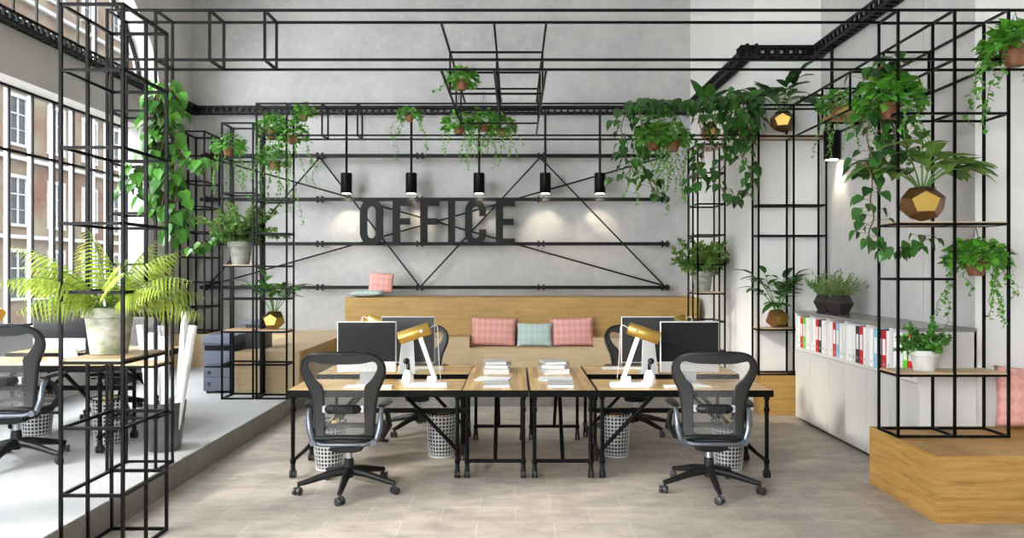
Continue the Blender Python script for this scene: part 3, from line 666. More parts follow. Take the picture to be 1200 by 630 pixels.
dup(l1, (WX(433, 7.62), 7.62, TT), PI, 'white desk lamp with gold shade on the rear left centre desk, behind the monitor')
dup(l2, (WX(802, 7.62), 7.62, TT), PI, 'white desk lamp with gold shade on the rear right centre desk, behind the monitor')
l5 = dup(l2, (-4.47, 6.4, PH + TT), -.35, 'white desk lamp with gold shade on the platform desk at the left edge')

# faceted pen vases
def make_vase(label, loc, s):
    t = thing('pen_vase', label, 'vase', loc, 0, 'faceted white vases')
    b = B(); prof = [(.028, 0), (.055, .045), (.046, .10), (.022, .145)]; n = 7
    vs = [(r * math.cos(2 * PI * (k + .5 * (i % 2)) / n), r * math.sin(2 * PI * (k + .5 * (i % 2)) / n), z) for i, (r, z) in enumerate(prof) for k in range(n)]; fs = []
    for i in range(3):
        for k in range(n):
            a = i * n + k; c = i * n + (k + 1) % n
            if i % 2 == 0: fs += [(a, c, a + n), (c, c + n, a + n)]
            else: fs += [(a, c, c + n), (a, c + n, a + n)]
    fs += [tuple(range(n))[::-1], tuple(3 * n + k for k in range(n))]; b.add(vs, fs); b.build('body', M['white'], t)
    b = B(); b.tube([(0, 0, .12), (-.012 * s, 0, .20)], .005, 6); b.lathe([(.001, .19), (.02, .197), (.028, .217), (.02, .237), (.001, .244)], 12, (-.012 * s, 0, 0)); b.build('ball_stick', M['plastic'], t, smooth=50)
    B().box(.008 * s - .007, .008 * s + .009, -.007, .007, .12, .20).build('pen', M['plastic'], t); return t
make_vase('small faceted white vase with black pens on the front left centre desk', (WX(479, 6.45), 6.40, TT), 1)
make_vase('small faceted white vase with black pens on the front right centre desk', (WX(760, 6.45), 6.40, TT), -1)

# keyboards, mice and paper
def slab(name, label, cat, loc, sx, sy, sz, m, rz=0, grp=None, keys=False):
    t = thing(name, label, cat, loc, rz, grp)
    B().box(-sx / 2, sx / 2, -sy / 2, sy / 2, 0, sz).build('body', m, t, bevel=min(.003, sz / 3))
    if keys:
        b = B()
        for r in range(5):
            for c in range(14): x = -sx / 2 + .012 + c * (sx - .02) / 14; y = -sy / 2 + .008 + r * (sy - .012) / 5; b.box(x, x + .02, y, y + .016, sz, sz + .003)
        b.build('keys', M['paper'], t)
    return t
slab('keyboard', 'white keyboard before the monitor on the front left centre desk', 'keyboard', (-1.22, 6.39, TT), .40, .12, .012, M['alu'], 0, 'keyboards', True)
slab('keyboard', 'white keyboard before the monitor on the front right centre desk', 'keyboard', (1.43, 6.39, TT), .40, .12, .012, M['alu'], 0, 'keyboards', True)
slab('keyboard', 'white keyboard behind the monitor on the rear left centre desk', 'keyboard', (-.90, 7.58, TT), .40, .12, .012, M['alu'], 0, 'keyboards', True)
slab('keyboard', 'white keyboard behind the monitor on the rear right centre desk', 'keyboard', (1.05, 7.58, TT), .40, .12, .012, M['alu'], 0, 'keyboards', True)
slab('keyboard', 'keyboard on the platform desk at the left', 'keyboard', (-3.9, 6.38, PH + TT), .40, .12, .012, M['alu'], 0, 'keyboards', True)

def book(label, loc, sx, sy, sz, rz, cover, grp):
    t = thing('book', label, 'book', loc, rz, grp)
    B().box(-sx / 2 + .003, sx / 2 - .003, -sy / 2 + .003, sy / 2 - .003, .002, sz - .002).build('pages', M['paper'], t)
    b = B(); b.box(-sx / 2, sx / 2, -sy / 2, sy / 2, 0, .0025).box(-sx / 2, sx / 2, -sy / 2, sy / 2, sz - .0025, sz).box(-sx / 2, -sx / 2 + .003, -sy / 2, sy / 2, 0, sz); b.build('cover', cover, t); return t
grey_cover = mat('grey book cover', (.16, .17, .19), .4); pale_cover = mat('pale book cover', (.55, .55, .55), .35)
for cx, side, r in ((-.165, 'left', 0), (.385, 'right', .12)):
    g = 'books on the %s central table' % side
    book('thick white book at the bottom of the rear pile on the %s central table' % side, (cx - .02, 7.33, TT), .24, .31, .05, .05 + r, pale_cover, g)
    book('grey book in the middle of the rear pile on the %s central table' % side, (cx - .02 + .02, 7.33, TT + .0505), .22, .29, .036, -.12 - r, grey_cover, g)
    book('thin pale book on top of the rear pile on the %s central table' % side, (cx - .03, 7.33, TT + .087), .20, .26, .028, .1 + r, pale_cover, g)
    book('flat white book lying at the front of the %s central table' % side, (cx - .0, 6.52, TT), .22, .30, .022, .06 - r, pale_cover, g)
    book('open white magazine behind the flat book on the %s central table' % side, (cx - .03, 6.86, TT), .30, .21, .01, -.2 + r, M['paper'], g)

# ---------------------------------------------------------------- waste baskets
def make_basket(label, loc, grp='perforated waste baskets'):
    t = thing('waste_basket', label, 'waste basket', loc, 0, grp); b = B(); n = 26; rows = 12; h = .40; r0, r1 = .115, .145; mg = .15
    b.open = True
    for i in range(rows):
        for k in range(n):
            def pt(a, z): rr_ = r0 + (r1 - r0) * z / h; return (rr_ * math.cos(a), rr_ * math.sin(a), z)
            a0, a1 = 2 * PI * k / n, 2 * PI * (k + 1) / n; z0, z1 = h * i / rows, h * (i + 1) / rows; da = (a1 - a0) * mg; dzz = (z1 - z0) * mg
            o = [pt(a0, z0), pt(a1, z0), pt(a1, z1), pt(a0, z1)]; q = [pt(a0 + da, z0 + dzz), pt(a1 - da, z0 + dzz), pt(a1 - da, z1 - dzz), pt(a0 + da, z1 - dzz)]
            b.add(o + q, [(0, 1, 5, 4), (1, 2, 6, 5), (2, 3, 7, 6), (3, 0, 4, 7)])
    o = b.build('wall', M['alu'], t); s = o.modifiers.new('solid', 'SOLIDIFY'); s.thickness = .003
    B().tube([(r1 * math.cos(2 * PI * k / 32), r1 * math.sin(2 * PI * k / 32), h) for k in range(33)], .006, 6, cap=False).build('rim', M['plastic'], t, smooth=True)
    B().lathe([(.001, .014), (r0 - .008, .014), (r1 - .008, h * .93), (r1 - .010, h * .93), (r0 - .011, .02), (.001, .02)], 32, cap=(False, False)).build('bin_liner', M['binder_black'], t, smooth=40)
    B().lathe([(.001, 0.0), (r0, 0.0), (r0, .012), (.001, .012)], 32).build('bottom', M['white'], t)
    b = B(); rn = random.Random(loc[0]); 
    for k in range(5):
        cx, cy, cz, r = rn.uniform(-.05, .05), rn.uniform(-.05, .05), .33 + rn.uniform(0, .07), rn.uniform(.03, .045)
        vs = []; 
        for i in range(5):
            for j in range(8): ph = PI * (i + .5) / 5; q = r * rn.uniform(.75, 1.15); vs.append((cx + q * math.sin(ph) * math.cos(j * PI / 4), cy + q * math.sin(ph) * math.sin(j * PI / 4), cz + q * math.cos(ph)))
        b.add(vs, [(i * 8 + j, i * 8 + (j + 1) % 8, (i + 1) * 8 + (j + 1) % 8, (i + 1) * 8 + j) for i in range(4) for j in range(8)] + [tuple(range(8)), tuple(range(39, 31, -1))])
    b.build('crumpled_paper', M['trash'], t); return t
bk = make_basket('white perforated waste basket under the left end of the front left desk', (-1.60, 6.60, 0))
dup(bk, (-.68, 7.05, 0), .5, 'white perforated waste basket left of the central tables')
dup(bk, (.92, 7.05, 0), 1.1, 'white perforated waste basket right of the central tables')
dup(bk, (1.83, 6.60, 0), 2, 'white perforated waste basket behind the front right chair')
dup(bk, (-4.33, 6.95, PH), 1, 'perforated waste basket under the platform desk beside the left chair')
dup(bk, (-3.50, 6.62, PH), 2.4, 'perforated waste basket under the platform table behind the left racks')

# bucket with rolled drawings
bc = tag(None or B().lathe([(.12, 0), (.125, .01), (.168, .40), (.172, .405), (.160, .40), (.118, .02)], 32).build('drawing_bucket', M['bucket'], loc=(-2.93, 6.42, PH), smooth=40), 'dark metal bucket holding rolled drawings on the platform edge', 'bucket')
def plan_mat():
    m = bpy.data.materials.new('printed drawing paper'); m.use_nodes = True; nt = m.node_tree; b = nt.nodes['Principled BSDF']; L = nt.links.new; b.inputs['Roughness'].default_value = .6
    tc = nt.nodes.new('ShaderNodeTexCoord'); mp = nt.nodes.new('ShaderNodeMapping'); mp.inputs['Scale'].default_value = (1, 1, .6); v = nt.nodes.new('ShaderNodeTexBrick')
    v.inputs['Scale'].default_value = 9; v.inputs['Color1'].default_value = (.85, .85, .84, 1); v.inputs['Color2'].default_value = (.80, .80, .80, 1); v.inputs['Mortar'].default_value = (.30, .31, .34, 1); v.inputs['Mortar Size'].default_value = .03; v.inputs['Brick Width'].default_value = .9; v.inputs['Row Height'].default_value = .6
    L(tc.outputs['Object'], mp.inputs[0]); L(mp.outputs[0], v.inputs[0]); L(v.outputs[0], b.inputs['Base Color']); return m
M['plan'] = plan_mat()
for i, (dx, dy, tx, ty, ln, r, m, nm) in enumerate(((-.075, .0, -.13, 0, 1.02, .032, 'plan', 'leaning left, printed with fine lines'), (-.02, .05, -.06, .05, 1.0, .034, 'plan', 'upright in the middle back'), (.02, -.04, .0, 0, .92, .03, 'paper', 'plain, in the middle front'),
        (.065, .04, .08, .03, 1.12, .032, 'plan', 'tallest, leaning right'), (.08, -.03, .17, 0, 1.02, .034, 'paper', 'plain, leaning furthest right'), (-.06, -.06, -.02, 0, .95, .03, 'plan', 'printed, at the front left'))):
    p = Vector((dx, dy, .03)); q = p + Vector((tx, ty, math.sqrt(ln * ln - tx * tx))); d = (q - p).normalized()
    tag(B().tube([p, q, q, q - d * .05], [r, r, r * .8, r * .78], 18, ).build('rolled_drawing', M[m], loc=(-2.93, 6.42, PH), smooth=40), 'rolled paper drawing in the dark bucket, ' + nm, 'paper roll', 'rolled drawings in the bucket')

# ---------------------------------------------------------------- printer and small machine
pr = thing('floor_printer', 'blue-grey floor-standing copier on the platform beside the deck', 'printer', (-3.79, 9.32, PH))
B().box(0, .36, 0, .45, .03, .60).build('body', M['printer'], pr, bevel=.008)
B().box(-.01, .37, -.02, .46, .60, .70).build('scanner_lid', M['printer'], pr, bevel=.012)
for z0, z1 in ((.045, .19), (.20, .31)): 
    o = B().box(.008, .352, -.012, 0, z0, z1).build('paper_tray', M['printer'], pr, bevel=.004); B().box(.06, .10, -.018, -.012, (z0 + z1) / 2 - .02, (z0 + z1) / 2 + .02).build('handle', M['printer_dark'], o)
B().box(.02, .34, -.004, .0, .315, .335).box(.02, .34, -.004, 0, .52, .585).build('slot', M['screen'], pr)
B().box(.06, .33, -.02, 0, .36, .50).build('front_door', M['printer'], pr, bevel=.004)
B().box(.361, .366, .02, .43, .05, .59).build('side_panel', M['printer_dark'], pr)
for x in (.04, .32):
    for y in (.05, .40): B().lathe([(.02, 0), (.02, .03)], 10, (x, y, 0)).build('foot', M['printer_dark'], pr)
sm = thing('small_machine', 'small dark machine with blue-grey top standing on the deck behind the printer', 'machine', (-3.38, 9.62, .711))  # kind of machine unknown, plain dark box with a lid
B().box(-.0, .24, 0, .30, 0, .30).build('body', M['printer_dark'], sm, bevel=.006); B().box(-.06, .28, -.02, .32, .30, .35).build('lid', M['printer'], sm, bevel=.01)

# ---------------------------------------------------------------- cabinets and binders
cy0, cy1, cz = 6.12, 8.78, 1.235; cx0, cx1 = 3.2, XR - .005; n = 6; dy = (cy1 - cy0) / n
cabs = []
for u in range(2):
    y0 = cy0 + u * 3 * dy; t = thing('storage_cabinet', ('near' if u == 0 else 'far') + ' white storage cabinet with three doors and open binder shelf on the right', 'cabinet', (cx0, y0, 0), 0, None); L3 = 3 * dy - .004; W_ = cx1 - cx0
    b = B(); b.box(0.02, W_, 0, L3, .03, .80).box(0, W_, 0, L3, .80, .825).box(0, W_, 0, .018, .825, cz - .03).box(0, W_, L3 - .018, L3, .825, cz - .03).box(W_ - .02, W_, 0, L3, .825, cz - .03)
    for k in (1, 2): b.box(0, W_, k * dy - .009, k * dy + .009, .825, cz - .03)
    b.build('carcass', M['cabinet'], t)
    B().box(.04, W_, .0, L3, 0, .03).build('plinth', M['plastic'], t)
    for k in range(3):
        d = B().box(0, .018, k * dy + .005, (k + 1) * dy - .005, .035, .795).build('door', M['door_panel'], t, bevel=.002)
tag(B().box(-.01, cx1 - cx0, -.005, cy1 - cy0 + .005, 0, .03).build('cabinet_top', M['cabtop'], loc=(cx0, cy0, cz - .029), bevel=.003), 'long grey worktop across the white cabinets on the right', 'worktop')
def binder(y, m, label, grp, wdt=.075, corner=None):
    t = thing('ring_binder', label, 'binder', (cx0 + .02, y, .8255), 0, grp); h = .345
    B().box(.004, .30, .004, wdt - .004, .01, h - .01).build('pages', M['paper'], t)
    b = B(); b.box(0, .31, 0, .003, 0, h).box(0, .31, wdt - .003, wdt, 0, h).box(0, .004, 0, wdt, 0, h); b.build('cover', m, t, bevel=.001)
    B().box(-.0015, 0, .012, wdt - .012, .13, .27).build('spine_label', M['paper'], t)
    b = B(); b.tube([(-.0015, wdt / 2, .05), (.003, wdt / 2, .05)], .013, 12); b.build('finger_ring', M['silver'], t); return t
cols = {'r': ('red', 'red ring binder'), 'g': ('green', 'lime green ring binder'), 'b': ('blue', 'pale blue ring binder'), 'k': ('binder_black', 'black ring binder'), 'w': ('paper', 'white ring binder')}
bays = ['wrgww', 'wrkbw', 'wrkww', 'wwbrw', 'wwkrw', 'wwgrw']   # bays from nearest to farthest
bayname = ['nearest', 'second nearest', 'third nearest', 'third farthest', 'second farthest', 'farthest']
pos = ['left end', 'second from left', 'middle', 'second from right', 'right end']
for k, s in enumerate(bays):
    y = cy0 + k * dy + .03
    # y grows away from the camera, seen from the room the far end is on the left
    for j, c in enumerate(s):
        binder(y, M[cols[c][0]], '%s in the %s bay of the cabinets, %s' % (cols[c][1], bayname[k], pos[4 - j]), 'ring binders on the cabinet shelf'); y += .079

# ---------------------------------------------------------------- pillows
def pillow(label, w_, h_, th, m, loc, rot, grp):
    b = B(); n = 14; vs = []; fs = []
    for side in (-1, 1):
        for j in range(n + 1):
            for i in range(n + 1):
                u = 2 * i / n - 1; v = 2 * j / n - 1
                k = (1 - abs(u) ** 2.6) * (1 - abs(v) ** 2.6); pin = 1 - .06 * (1 - abs(u) ** 2) * abs(v) ** 3; pin2 = 1 - .06 * (1 - abs(v) ** 2) * abs(u) ** 3
                vs.append((u * w_ / 2 * pin2, side * th / 2 * max(k, 0) ** .5 + .004 * math.sin(u * 9 + v * 3) * k, h_ / 2 + v * h_ / 2 * pin))
    N = (n + 1) ** 2
    for s in (0, 1):
        for j in range(n):
            for i in range(n): a = s * N + j * (n + 1) + i; f = (a, a + 1, a + n + 2, a + n + 1); fs.append(f if s == 0 else f[::-1])
    b.add(vs, fs); o = b.build('cushion', m, loc=loc, smooth=True); o.rotation_euler = rot
    bm = bmesh.new(); bm.from_mesh(o.data); bmesh.ops.remove_doubles(bm, verts=bm.verts, dist=.002); bm.to_mesh(o.data); bm.free()
    return tag(o, label, 'cushion', grp)
sz = .57; g = 'cushions on the long bench'; dp = 11.36
pillow('pink quilted cushion at the left of the seat cut-out', .69, .43, .15, M['pink'], (WX(578, dp), dp, sz), (-.16, .03, 0), g)
pillow('small grey-green cushion between two pink ones', .53, .35, .13, M['mint'], (WX(626.5, dp), dp - .07, sz), (-.14, 0, 0), g)
pillow('pink quilted cushion at the right of the seat cut-out', .66, .43, .15, M['pink'], (WX(671, dp), dp, sz), (-.16, -.03, 0), g)
pillow('pink cushion standing on the left end of the backrest box', .39, .34, .11, M['pink'], (WX(445, 12), 12.05, 1.345), (-.45, .05, .1), g)
pillow('grey-green cushion lying flat under the pink one on the backrest box', .50, .62, .10, M['mint'], (WX(431, 11.9), 11.65, 1.335), (-PI / 2, 0, 0), g)
pillow('pink cushion leaning at the far right end of the golden oak platform', .60, .48, .16, M['pink'], (4.05, 5.95, .46), (-.18, .04, -.25), 'cushions on the right platform')
# ---------------------------------------------------------------- plants
def vrand(r, z0=-1, z1=1):
    a = r.uniform(0, 2 * PI); z = r.uniform(z0, z1); q = math.sqrt(max(0, 1 - z * z)); return Vector((q * math.cos(a), q * math.sin(a), z))
HEART = ([0, .08, .28, .55, .8, 1], [.0, .34, .44, .34, .16, 0])
OVAL = ([0, .2, .5, .8, 1], [0, .22, .30, .19, 0])
LANCE = ([0, .15, .4, .7, 1], [0, .10, .145, .10, 0])
def leaf(b, p, d, nrm, L, shape=HEART, fold=.25, curl=.3, wk=1):
    ts, ws = shape; d = d.normalized(); s = d.cross(nrm)
    if s.length < 1e-3: s = Vector((1, 0, 0))
    s.normalize(); u = s.cross(d).normalized(); vs = []; m = []
    for t, w_ in zip(ts, ws):
        c = p + d * (L * t) - u * (curl * L * t * t); hw = w_ * L * wk
        if hw < 1e-6: vs.append(c); m.append((len(vs) - 1,) * 3)
        else: vs += [c - s * hw + u * hw * fold, c, c + s * hw + u * hw * fold]; m.append((len(vs) - 3, len(vs) - 2, len(vs) - 1))
    fs = []
    for a, c in zip(m, m[1:]):
        for i in (0, 1):
            q = [a[i], c[i], c[i + 1], a[i + 1]]; q2 = []
            for v in q:
                if v not in q2: q2.append(v)
            fs.append(tuple(q2))
    b.add(vs, fs)
def LB(): b = B(); b.open = True; return b
def bez(p, q, sag, n=8):
    return [p.lerp(q, t / n) + Vector((0, 0, sag * 4 * (t / n) * (1 - t / n))) for t in range(n + 1)]
def arc(p, out, rise, L, droop, n=10):      # rising then drooping stem from p in direction out
    pts = [p]; ang = rise; q = p.copy(); st = L / n
    for k in range(n): q = q + (out * math.cos(ang) + Vector((0, 0, math.sin(ang)))) * st; pts.append(q); ang -= droop / n
    return pts
def small_strand(b, sb, pts, r, size, gap=.035):
    sb.tube(pts, .0025, 4)
    for a, c in zip(pts, pts[1:]):
        L = (c - a).length; k = max(1, int(L / gap))
        for i in range(k):
            p = a.lerp(c, (i + r.random()) / k); o = vrand(r, -.4, .3); leaf(b, p, (o + Vector((0, 0, -.35))), Vector((0, 0, 1)) + o * .3, size * r.uniform(.7, 1.2), HEART if size > .05 else OVAL, .2, .3, 1.35 if size <= .05 else 1)
def wander(p, r, L, n=9, amp=.035, drift=Vector((0, 0, 0))):
    pts = [p.copy()]; q = p.copy()
    for k in range(n): q = q + Vector((r.uniform(-amp, amp), r.uniform(-amp, amp), -L / n)) + drift / n; pts.append(q.copy())
    return pts
def squeeze(b, lim):        # bends foliage back from a nearby wall: lim = {axis: limit}
    for ax, L in lim.items():
        for i, v in enumerate(b.v):
            if v[ax] > L * .4: v = list(v); v[ax] = L * .4 + L * .6 * math.tanh((v[ax] - L * .4) / (L * .6)); b.v[i] = tuple(v)
def hanging_pot(label, loc, pr_, cloud, nleaf, strands, seed, wire=.3, leafsize=.05, grp='hanging copper pots', mt='leaf_mid'):
    """pot radius, cloud radii (rx, rz), strands = list of (angle, length)"""
    r = random.Random(seed); t = thing('hanging_plant', label, 'hanging plant', loc, 0, grp); h = pr_ * 1.5
    B().lathe([(pr_ * .62, 0), (pr_ * .72, h * .1), (pr_ * .95, h * .8), (pr_ * 1.05, h * .82), (pr_ * 1.05, h), (pr_ * .92, h), (pr_ * .88, h * .86), (.001, h * .86)], 20, cap=(True, False)).build('pot', M['terracotta'], t, smooth=40)
    b = LB(); sb = B(); top = Vector((0, 0, h * .9))
    for k in range(nleaf):
        v = vrand(r, -.42, 1); rad = r.uniform(.45, 1) ** .6
        if v.z < 0: rad = max(rad, .8)
        p = top + Vector((v.x * cloud[0] * rad, v.y * cloud[0] * rad, v.z * cloud[1] * rad + cloud[1] * .15)); o = Vector((v.x, v.y, v.z * .5 - .1)) + vrand(r) * .55
        leaf(b, p, o, Vector((0, 0, 1)) + vrand(r) * .5, leafsize * r.uniform(.7, 1.25), HEART, .2, .35, 1.1)
        if k % 6 == 0: sb.tube([top * .9, p], .002, 4)
    for a, L in strands:
        rad = cloud[0] * r.uniform(.6, 1.0); p = Vector((math.cos(a) * rad, math.sin(a) * rad, h * .8)); pts = [top * .9, p + Vector((0, 0, .02))] + wander(p, r, L, 9, .03, Vector((math.cos(a) * .08, 0, 0)))
        small_strand(b, sb, pts[1:], r, leafsize * .62, .024)
        sb.tube(pts[:2], .0025, 4)
    b.build('foliage', M[mt], t, smooth=False); sb.build('stem', M['stem'], t)
    b = B()
    for k in range(3): a = 2 * PI * k / 3 + .3; b.tube([(pr_ * 1.03 * math.cos(a), pr_ * 1.03 * math.sin(a), h), (0, 0, h + wire)], .0018, 4)
    b.build('hanging_wire', M['plastic'], t); return t
def hp(px, py, d, prpx, rx, rz, nleaf, strands, seed, label, ls=.05, wire=.3, grp='hanging copper pots'):
    k = d / F; pr_ = prpx * k; loc = P(px, py, d) - Vector((0, 0, pr_ * .75)); return hanging_pot(label, loc, pr_, (rx * k, rz * k), nleaf, strands, seed, wire, ls, grp)
E = lambda *a: list(a)
rs = random.Random(3)
def strands(n, lo, hi, s): r = random.Random(s); return [(r.uniform(0, 2 * PI), r.uniform(lo, hi)) for _ in range(n)]
hp(319, 157, 9.04, 7, 19, 17, 170, strands(8, .3, .7, 1), 1, 'hanging plant in copper pot, upper left of the cluster by the left rack', .055)
hp(343, 164, 9.0, 6.5, 18, 16, 150, strands(8, .3, .6, 2), 2, 'hanging plant in copper pot, right one of the cluster by the left rack', .055)
hp(322, 194, 9.0, 7, 18, 16, 170, strands(8, .4, .8, 3), 3, 'hanging plant in copper pot, lowest of the cluster by the left rack', .055, .5)
hp(268, 178, 9.0, 6.5, 19, 15, 150, strands(7, .4, .75, 4), 4, 'hanging plant in copper pot in the top of the printer rack', .055)
hp(356, 138, 9.04, 5.5, 13, 11, 100, strands(3, .05, .15, 5), 5, 'small hanging plant inside the back frame right of the left cluster', .05, .15)
hp(480, 139, 9.04, 5, 15, 9, 110, [(3.4, .5), (3.0, .35), (.2, .25), (.3, .45), (3.6, .25), (-.5, .2)], 6, 'hanging plant with two long trails above the first F of the sign', .05, .15)
hp(541, 100, 6.85, 7.5, 18, 14, 200, strands(3, .05, .15, 7), 7, 'hanging plant in copper pot nearest in the middle ladder frame', .05, .12)
hp(538, 152, 8.3, 6.5, 20, 14, 170, strands(9, .15, .45, 8), 8, 'hanging plant in copper pot, left one of the middle trio', .05, .35)
hp(567, 149, 8.4, 6.5, 19, 16, 190, strands(9, .2, .55, 9), 9, 'hanging plant in copper pot, centre one of the middle trio', .05, .35)
hp(588, 156, 8.6, 6, 18, 15, 190, strands(9, .15, .4, 10), 10, 'hanging plant in copper pot, right one of the middle trio', .05, .35)
hp(764, 170, 8.8, 8.5, 20, 18, 230, strands(14, .35, .85, 11), 11, 'hanging plant in copper pot, lower left of the right-hand cluster', .055, .35)
hp(788, 171, 8.8, 9, 20, 19, 230, strands(12, .3, .75, 12), 12, 'hanging plant in copper pot, lower right of the right-hand cluster', .055, .35)
hp(775, 151, 9.1, 7, 22, 20, 220, strands(5, .2, .5, 13), 13, 'hanging plant in copper pot, top one of the right-hand cluster', .055, .15)
hp(984, 133, 7.83, 9.5, 24, 19, 220, strands(8, .2, .55, 14), 14, 'bushy plant in copper pot on the oak board above the wall lamp', .055, .1, 'copper pots at the right')
hp(1042, 131, 5.85, 12, 37, 30, 330, strands(6, .2, .5, 15), 15, 'large bushy plant in copper pot inside the wide right rack frame', .065, .25, 'copper pots at the right')
hp(1190, 66, 5.6, 15, 34, 24, 300, [(3.3, .6), (3.0, .45), (2.8, .5), (3.6, .3), (-.3, .5), (.4, .4), (3.2, .35)], 16, 'large hanging plant in copper pot at the upper right corner', .075, .25, 'copper pots at the right')
hp(1144, 314, 5.84, 12, 34, 22, 300, strands(11, .2, .5, 17), 17, 'hanging plant in copper pot below the oak shelf of the wide right rack', .06, .25, 'copper pots at the right')

# ---- long heart-leaf vines
def vine(label, curves, size, seed, mt='leaf_vine', gap=.05, spread=.05, origin=None):
    r = random.Random(seed); o = Vector(origin or curves[0][0]); t = thing('climbing_vine', label, 'vine', o); b = LB(); sb = B()
    for c in curves:
        pts = [Vector(q) for q in spline([tuple(Vector(p)) for p in c], 6, False)] + [Vector(c[-1])]
        sb.tube([p - o for p in pts], .006, 5)
        for a, e in zip(pts, pts[1:]):
            L = (e - a).length; k = max(1, round(L / gap))
            for i in range(k):
                p = a.lerp(e, (i + r.random()) / k); v = vrand(r, -.2, .5); q = p + Vector((v.x, v.y, v.z)) * spread * r.uniform(.3, 1.5)
                sb.tube([p - o, q - o], .002, 3, cap=False)
                dd = Vector((v.x, v.y * .8, 0)) * .8 + Vector((0, 0, -.75)) + vrand(r) * .25
                leaf(b, q - o, dd, Vector((v.x * .5, -.6 + v.y * .3, .8)) + vrand(r) * .3, size * r.uniform(.7, 1.2), HEART, .22, .25)
    b.build('leaves', M[mt], t); sb.build('stem', M['trunk'], t); return t
def pc(d, *pp): return [P(x, y, d if len(q) == 0 else q[0]) for x, y, *q in pp]
vine('heart-leaf vine climbing the rack behind the left foreground rack', [
    pc(5.66, (186, 98), (184, 130), (192, 160), (186, 190), (196, 215), (190, 240), (200, 262), (206, 280)),
    pc(5.75, (196, 100), (204, 125), (198, 150), (206, 172), (220, 185), (234, 192), (238, 200)), pc(5.7, (184, 110), (174, 150), (178, 178), (160, 205), (156, 228)),
    pc(5.7, (190, 170), (170, 200), (172, 232), (176, 246)), pc(5.8, (192, 95), (200, 112), (196, 140), (204, 160)), pc(5.7, (200, 190), (208, 225), (204, 250), (212, 268))], .10, 21, gap=.015, spread=.075)
vine('thin vine strand trailing low beside the printer rack', [pc(6.2, (206, 262), (214, 285), (228, 292), (240, 283)), pc(8.8, (226, 292), (236, 286), (252, 282), (262, 268))], .08, 22, gap=.05, spread=.04)
dd = 8.82
vine('dark heart-leaf vine draped along the back frame at the right', [
    pc(dd, (733, 125), (755, 118), (785, 118), (815, 122), (840, 118), (862, 112), (885, 108)),
    pc(dd, (735, 128), (728, 150), (733, 180), (738, 200), (722, 212)), pc(dd, (748, 128), (752, 150), (745, 170), (755, 200), (766, 222), (772, 232)),
    pc(dd, (822, 118), (820, 145), (826, 165), (822, 190), (812, 215), (806, 222)), pc(dd, (845, 115), (852, 140), (846, 165), (850, 190), (842, 205), (848, 225), (862, 236)),
    pc(dd, (868, 112), (864, 135), (872, 160), (868, 180), (880, 205), (874, 228), (862, 236)), pc(dd, (884, 110), (886, 135), (876, 155), (882, 175)), pc(dd, (800, 120), (806, 128), (815, 125)), pc(dd, (865, 105), (872, 125), (865, 150), (870, 165))],
    .11, 23, 'leaf_dark', gap=.024, spread=.085)
vine('dense second dark vine hanging in front of the narrow back rack', [
    pc(8.75, (856, 112), (862, 128), (858, 150)), pc(8.7, (870, 108), (880, 122), (874, 142), (884, 158)), pc(8.75, (830, 115), (838, 130), (832, 150)), pc(8.8, (740, 122), (760, 128), (780, 126)), pc(8.7, (876, 130), (868, 148), (876, 166))], .11, 24, 'leaf_dark', gap=.018, spread=.10)
vine('dark vine climbing the left posts of the wide right rack', [
    pc(5.9, (1040, 68), (1030, 85), (1028, 110), (1022, 135), (1016, 160), (1022, 185), (1018, 205)), pc(5.95, (1052, 66), (1056, 90), (1048, 120), (1046, 150), (1054, 180)),
    pc(5.8, (1014, 190), (1022, 210), (1020, 235), (1024, 255), (1018, 275), (1030, 290), (1048, 298), (1066, 292), (1078, 285), (1082, 275)), pc(5.9, (1036, 110), (1032, 140), (1036, 170), (1030, 200)), pc(5.95, (1060, 140), (1064, 165), (1058, 190)), pc(5.9, (1045, 75), (1020, 85), (1012, 95))],
    .09, 25, 'leaf_dark', gap=.020, spread=.085)

# ---- potted plants
DOD = None
def facet_pot(b, r, h_cut=.62, rz=0):
    """dodecahedron-like pot with an open top, returns rim height"""
    ph = (1 + 5 ** .5) / 2; bm = bmesh.new(); vs = []
    for x in (-1, 1):
        for y in (-1, 1):
            for z in (-1, 1): vs.append(Vector((x, y, z)))
    for a in (-1, 1):
        for c in (-1, 1): vs += [Vector((0, a / ph, c * ph)), Vector((a / ph, c * ph, 0)), Vector((a * ph, 0, c / ph))]
    ax = Vector((0, 1, ph)).normalized(); R_ = ax.rotation_difference(Vector((0, 0, 1))).to_matrix(); vs = [R_ @ v for v in vs]
    ang = rz
    vs = [Matrix.Rotation(ang, 3, 'Z') @ v for v in vs]
    for v in vs: bm.verts.new(v / 3 ** .5)
    ch_ = bmesh.ops.convex_hull(bm, input=bm.verts); bmesh.ops.dissolve_limit(bm, angle_limit=.05, verts=bm.verts, edges=bm.edges)
    zs = [v.co.z for v in bm.verts]; z0 = min(zs)
    V = [((v.co.x) * r, (v.co.y) * r, (v.co.z - z0) * r * .84) for v in bm.verts]; bm.verts.index_update(); 
    Fc = []; 
    for f in bm.faces:
        f.normal_update()
        Fc.append((tuple(v.index for v in f.verts), f.normal.copy()))
    ztop = max(v[2] for v in V); bm.free()
    front = max(Fc, key=lambda q: -q[1].y + .25 * q[1].z)
    for f, n_ in Fc:
        if n_.z > .9: continue
        b.cur = 1 if f == front[0] else 0; o = len(b.v) if False else None
        b.f.append(f); b.mi.append(b.cur)
    b.v += V; b.cur = 0; b.open = True
    return ztop
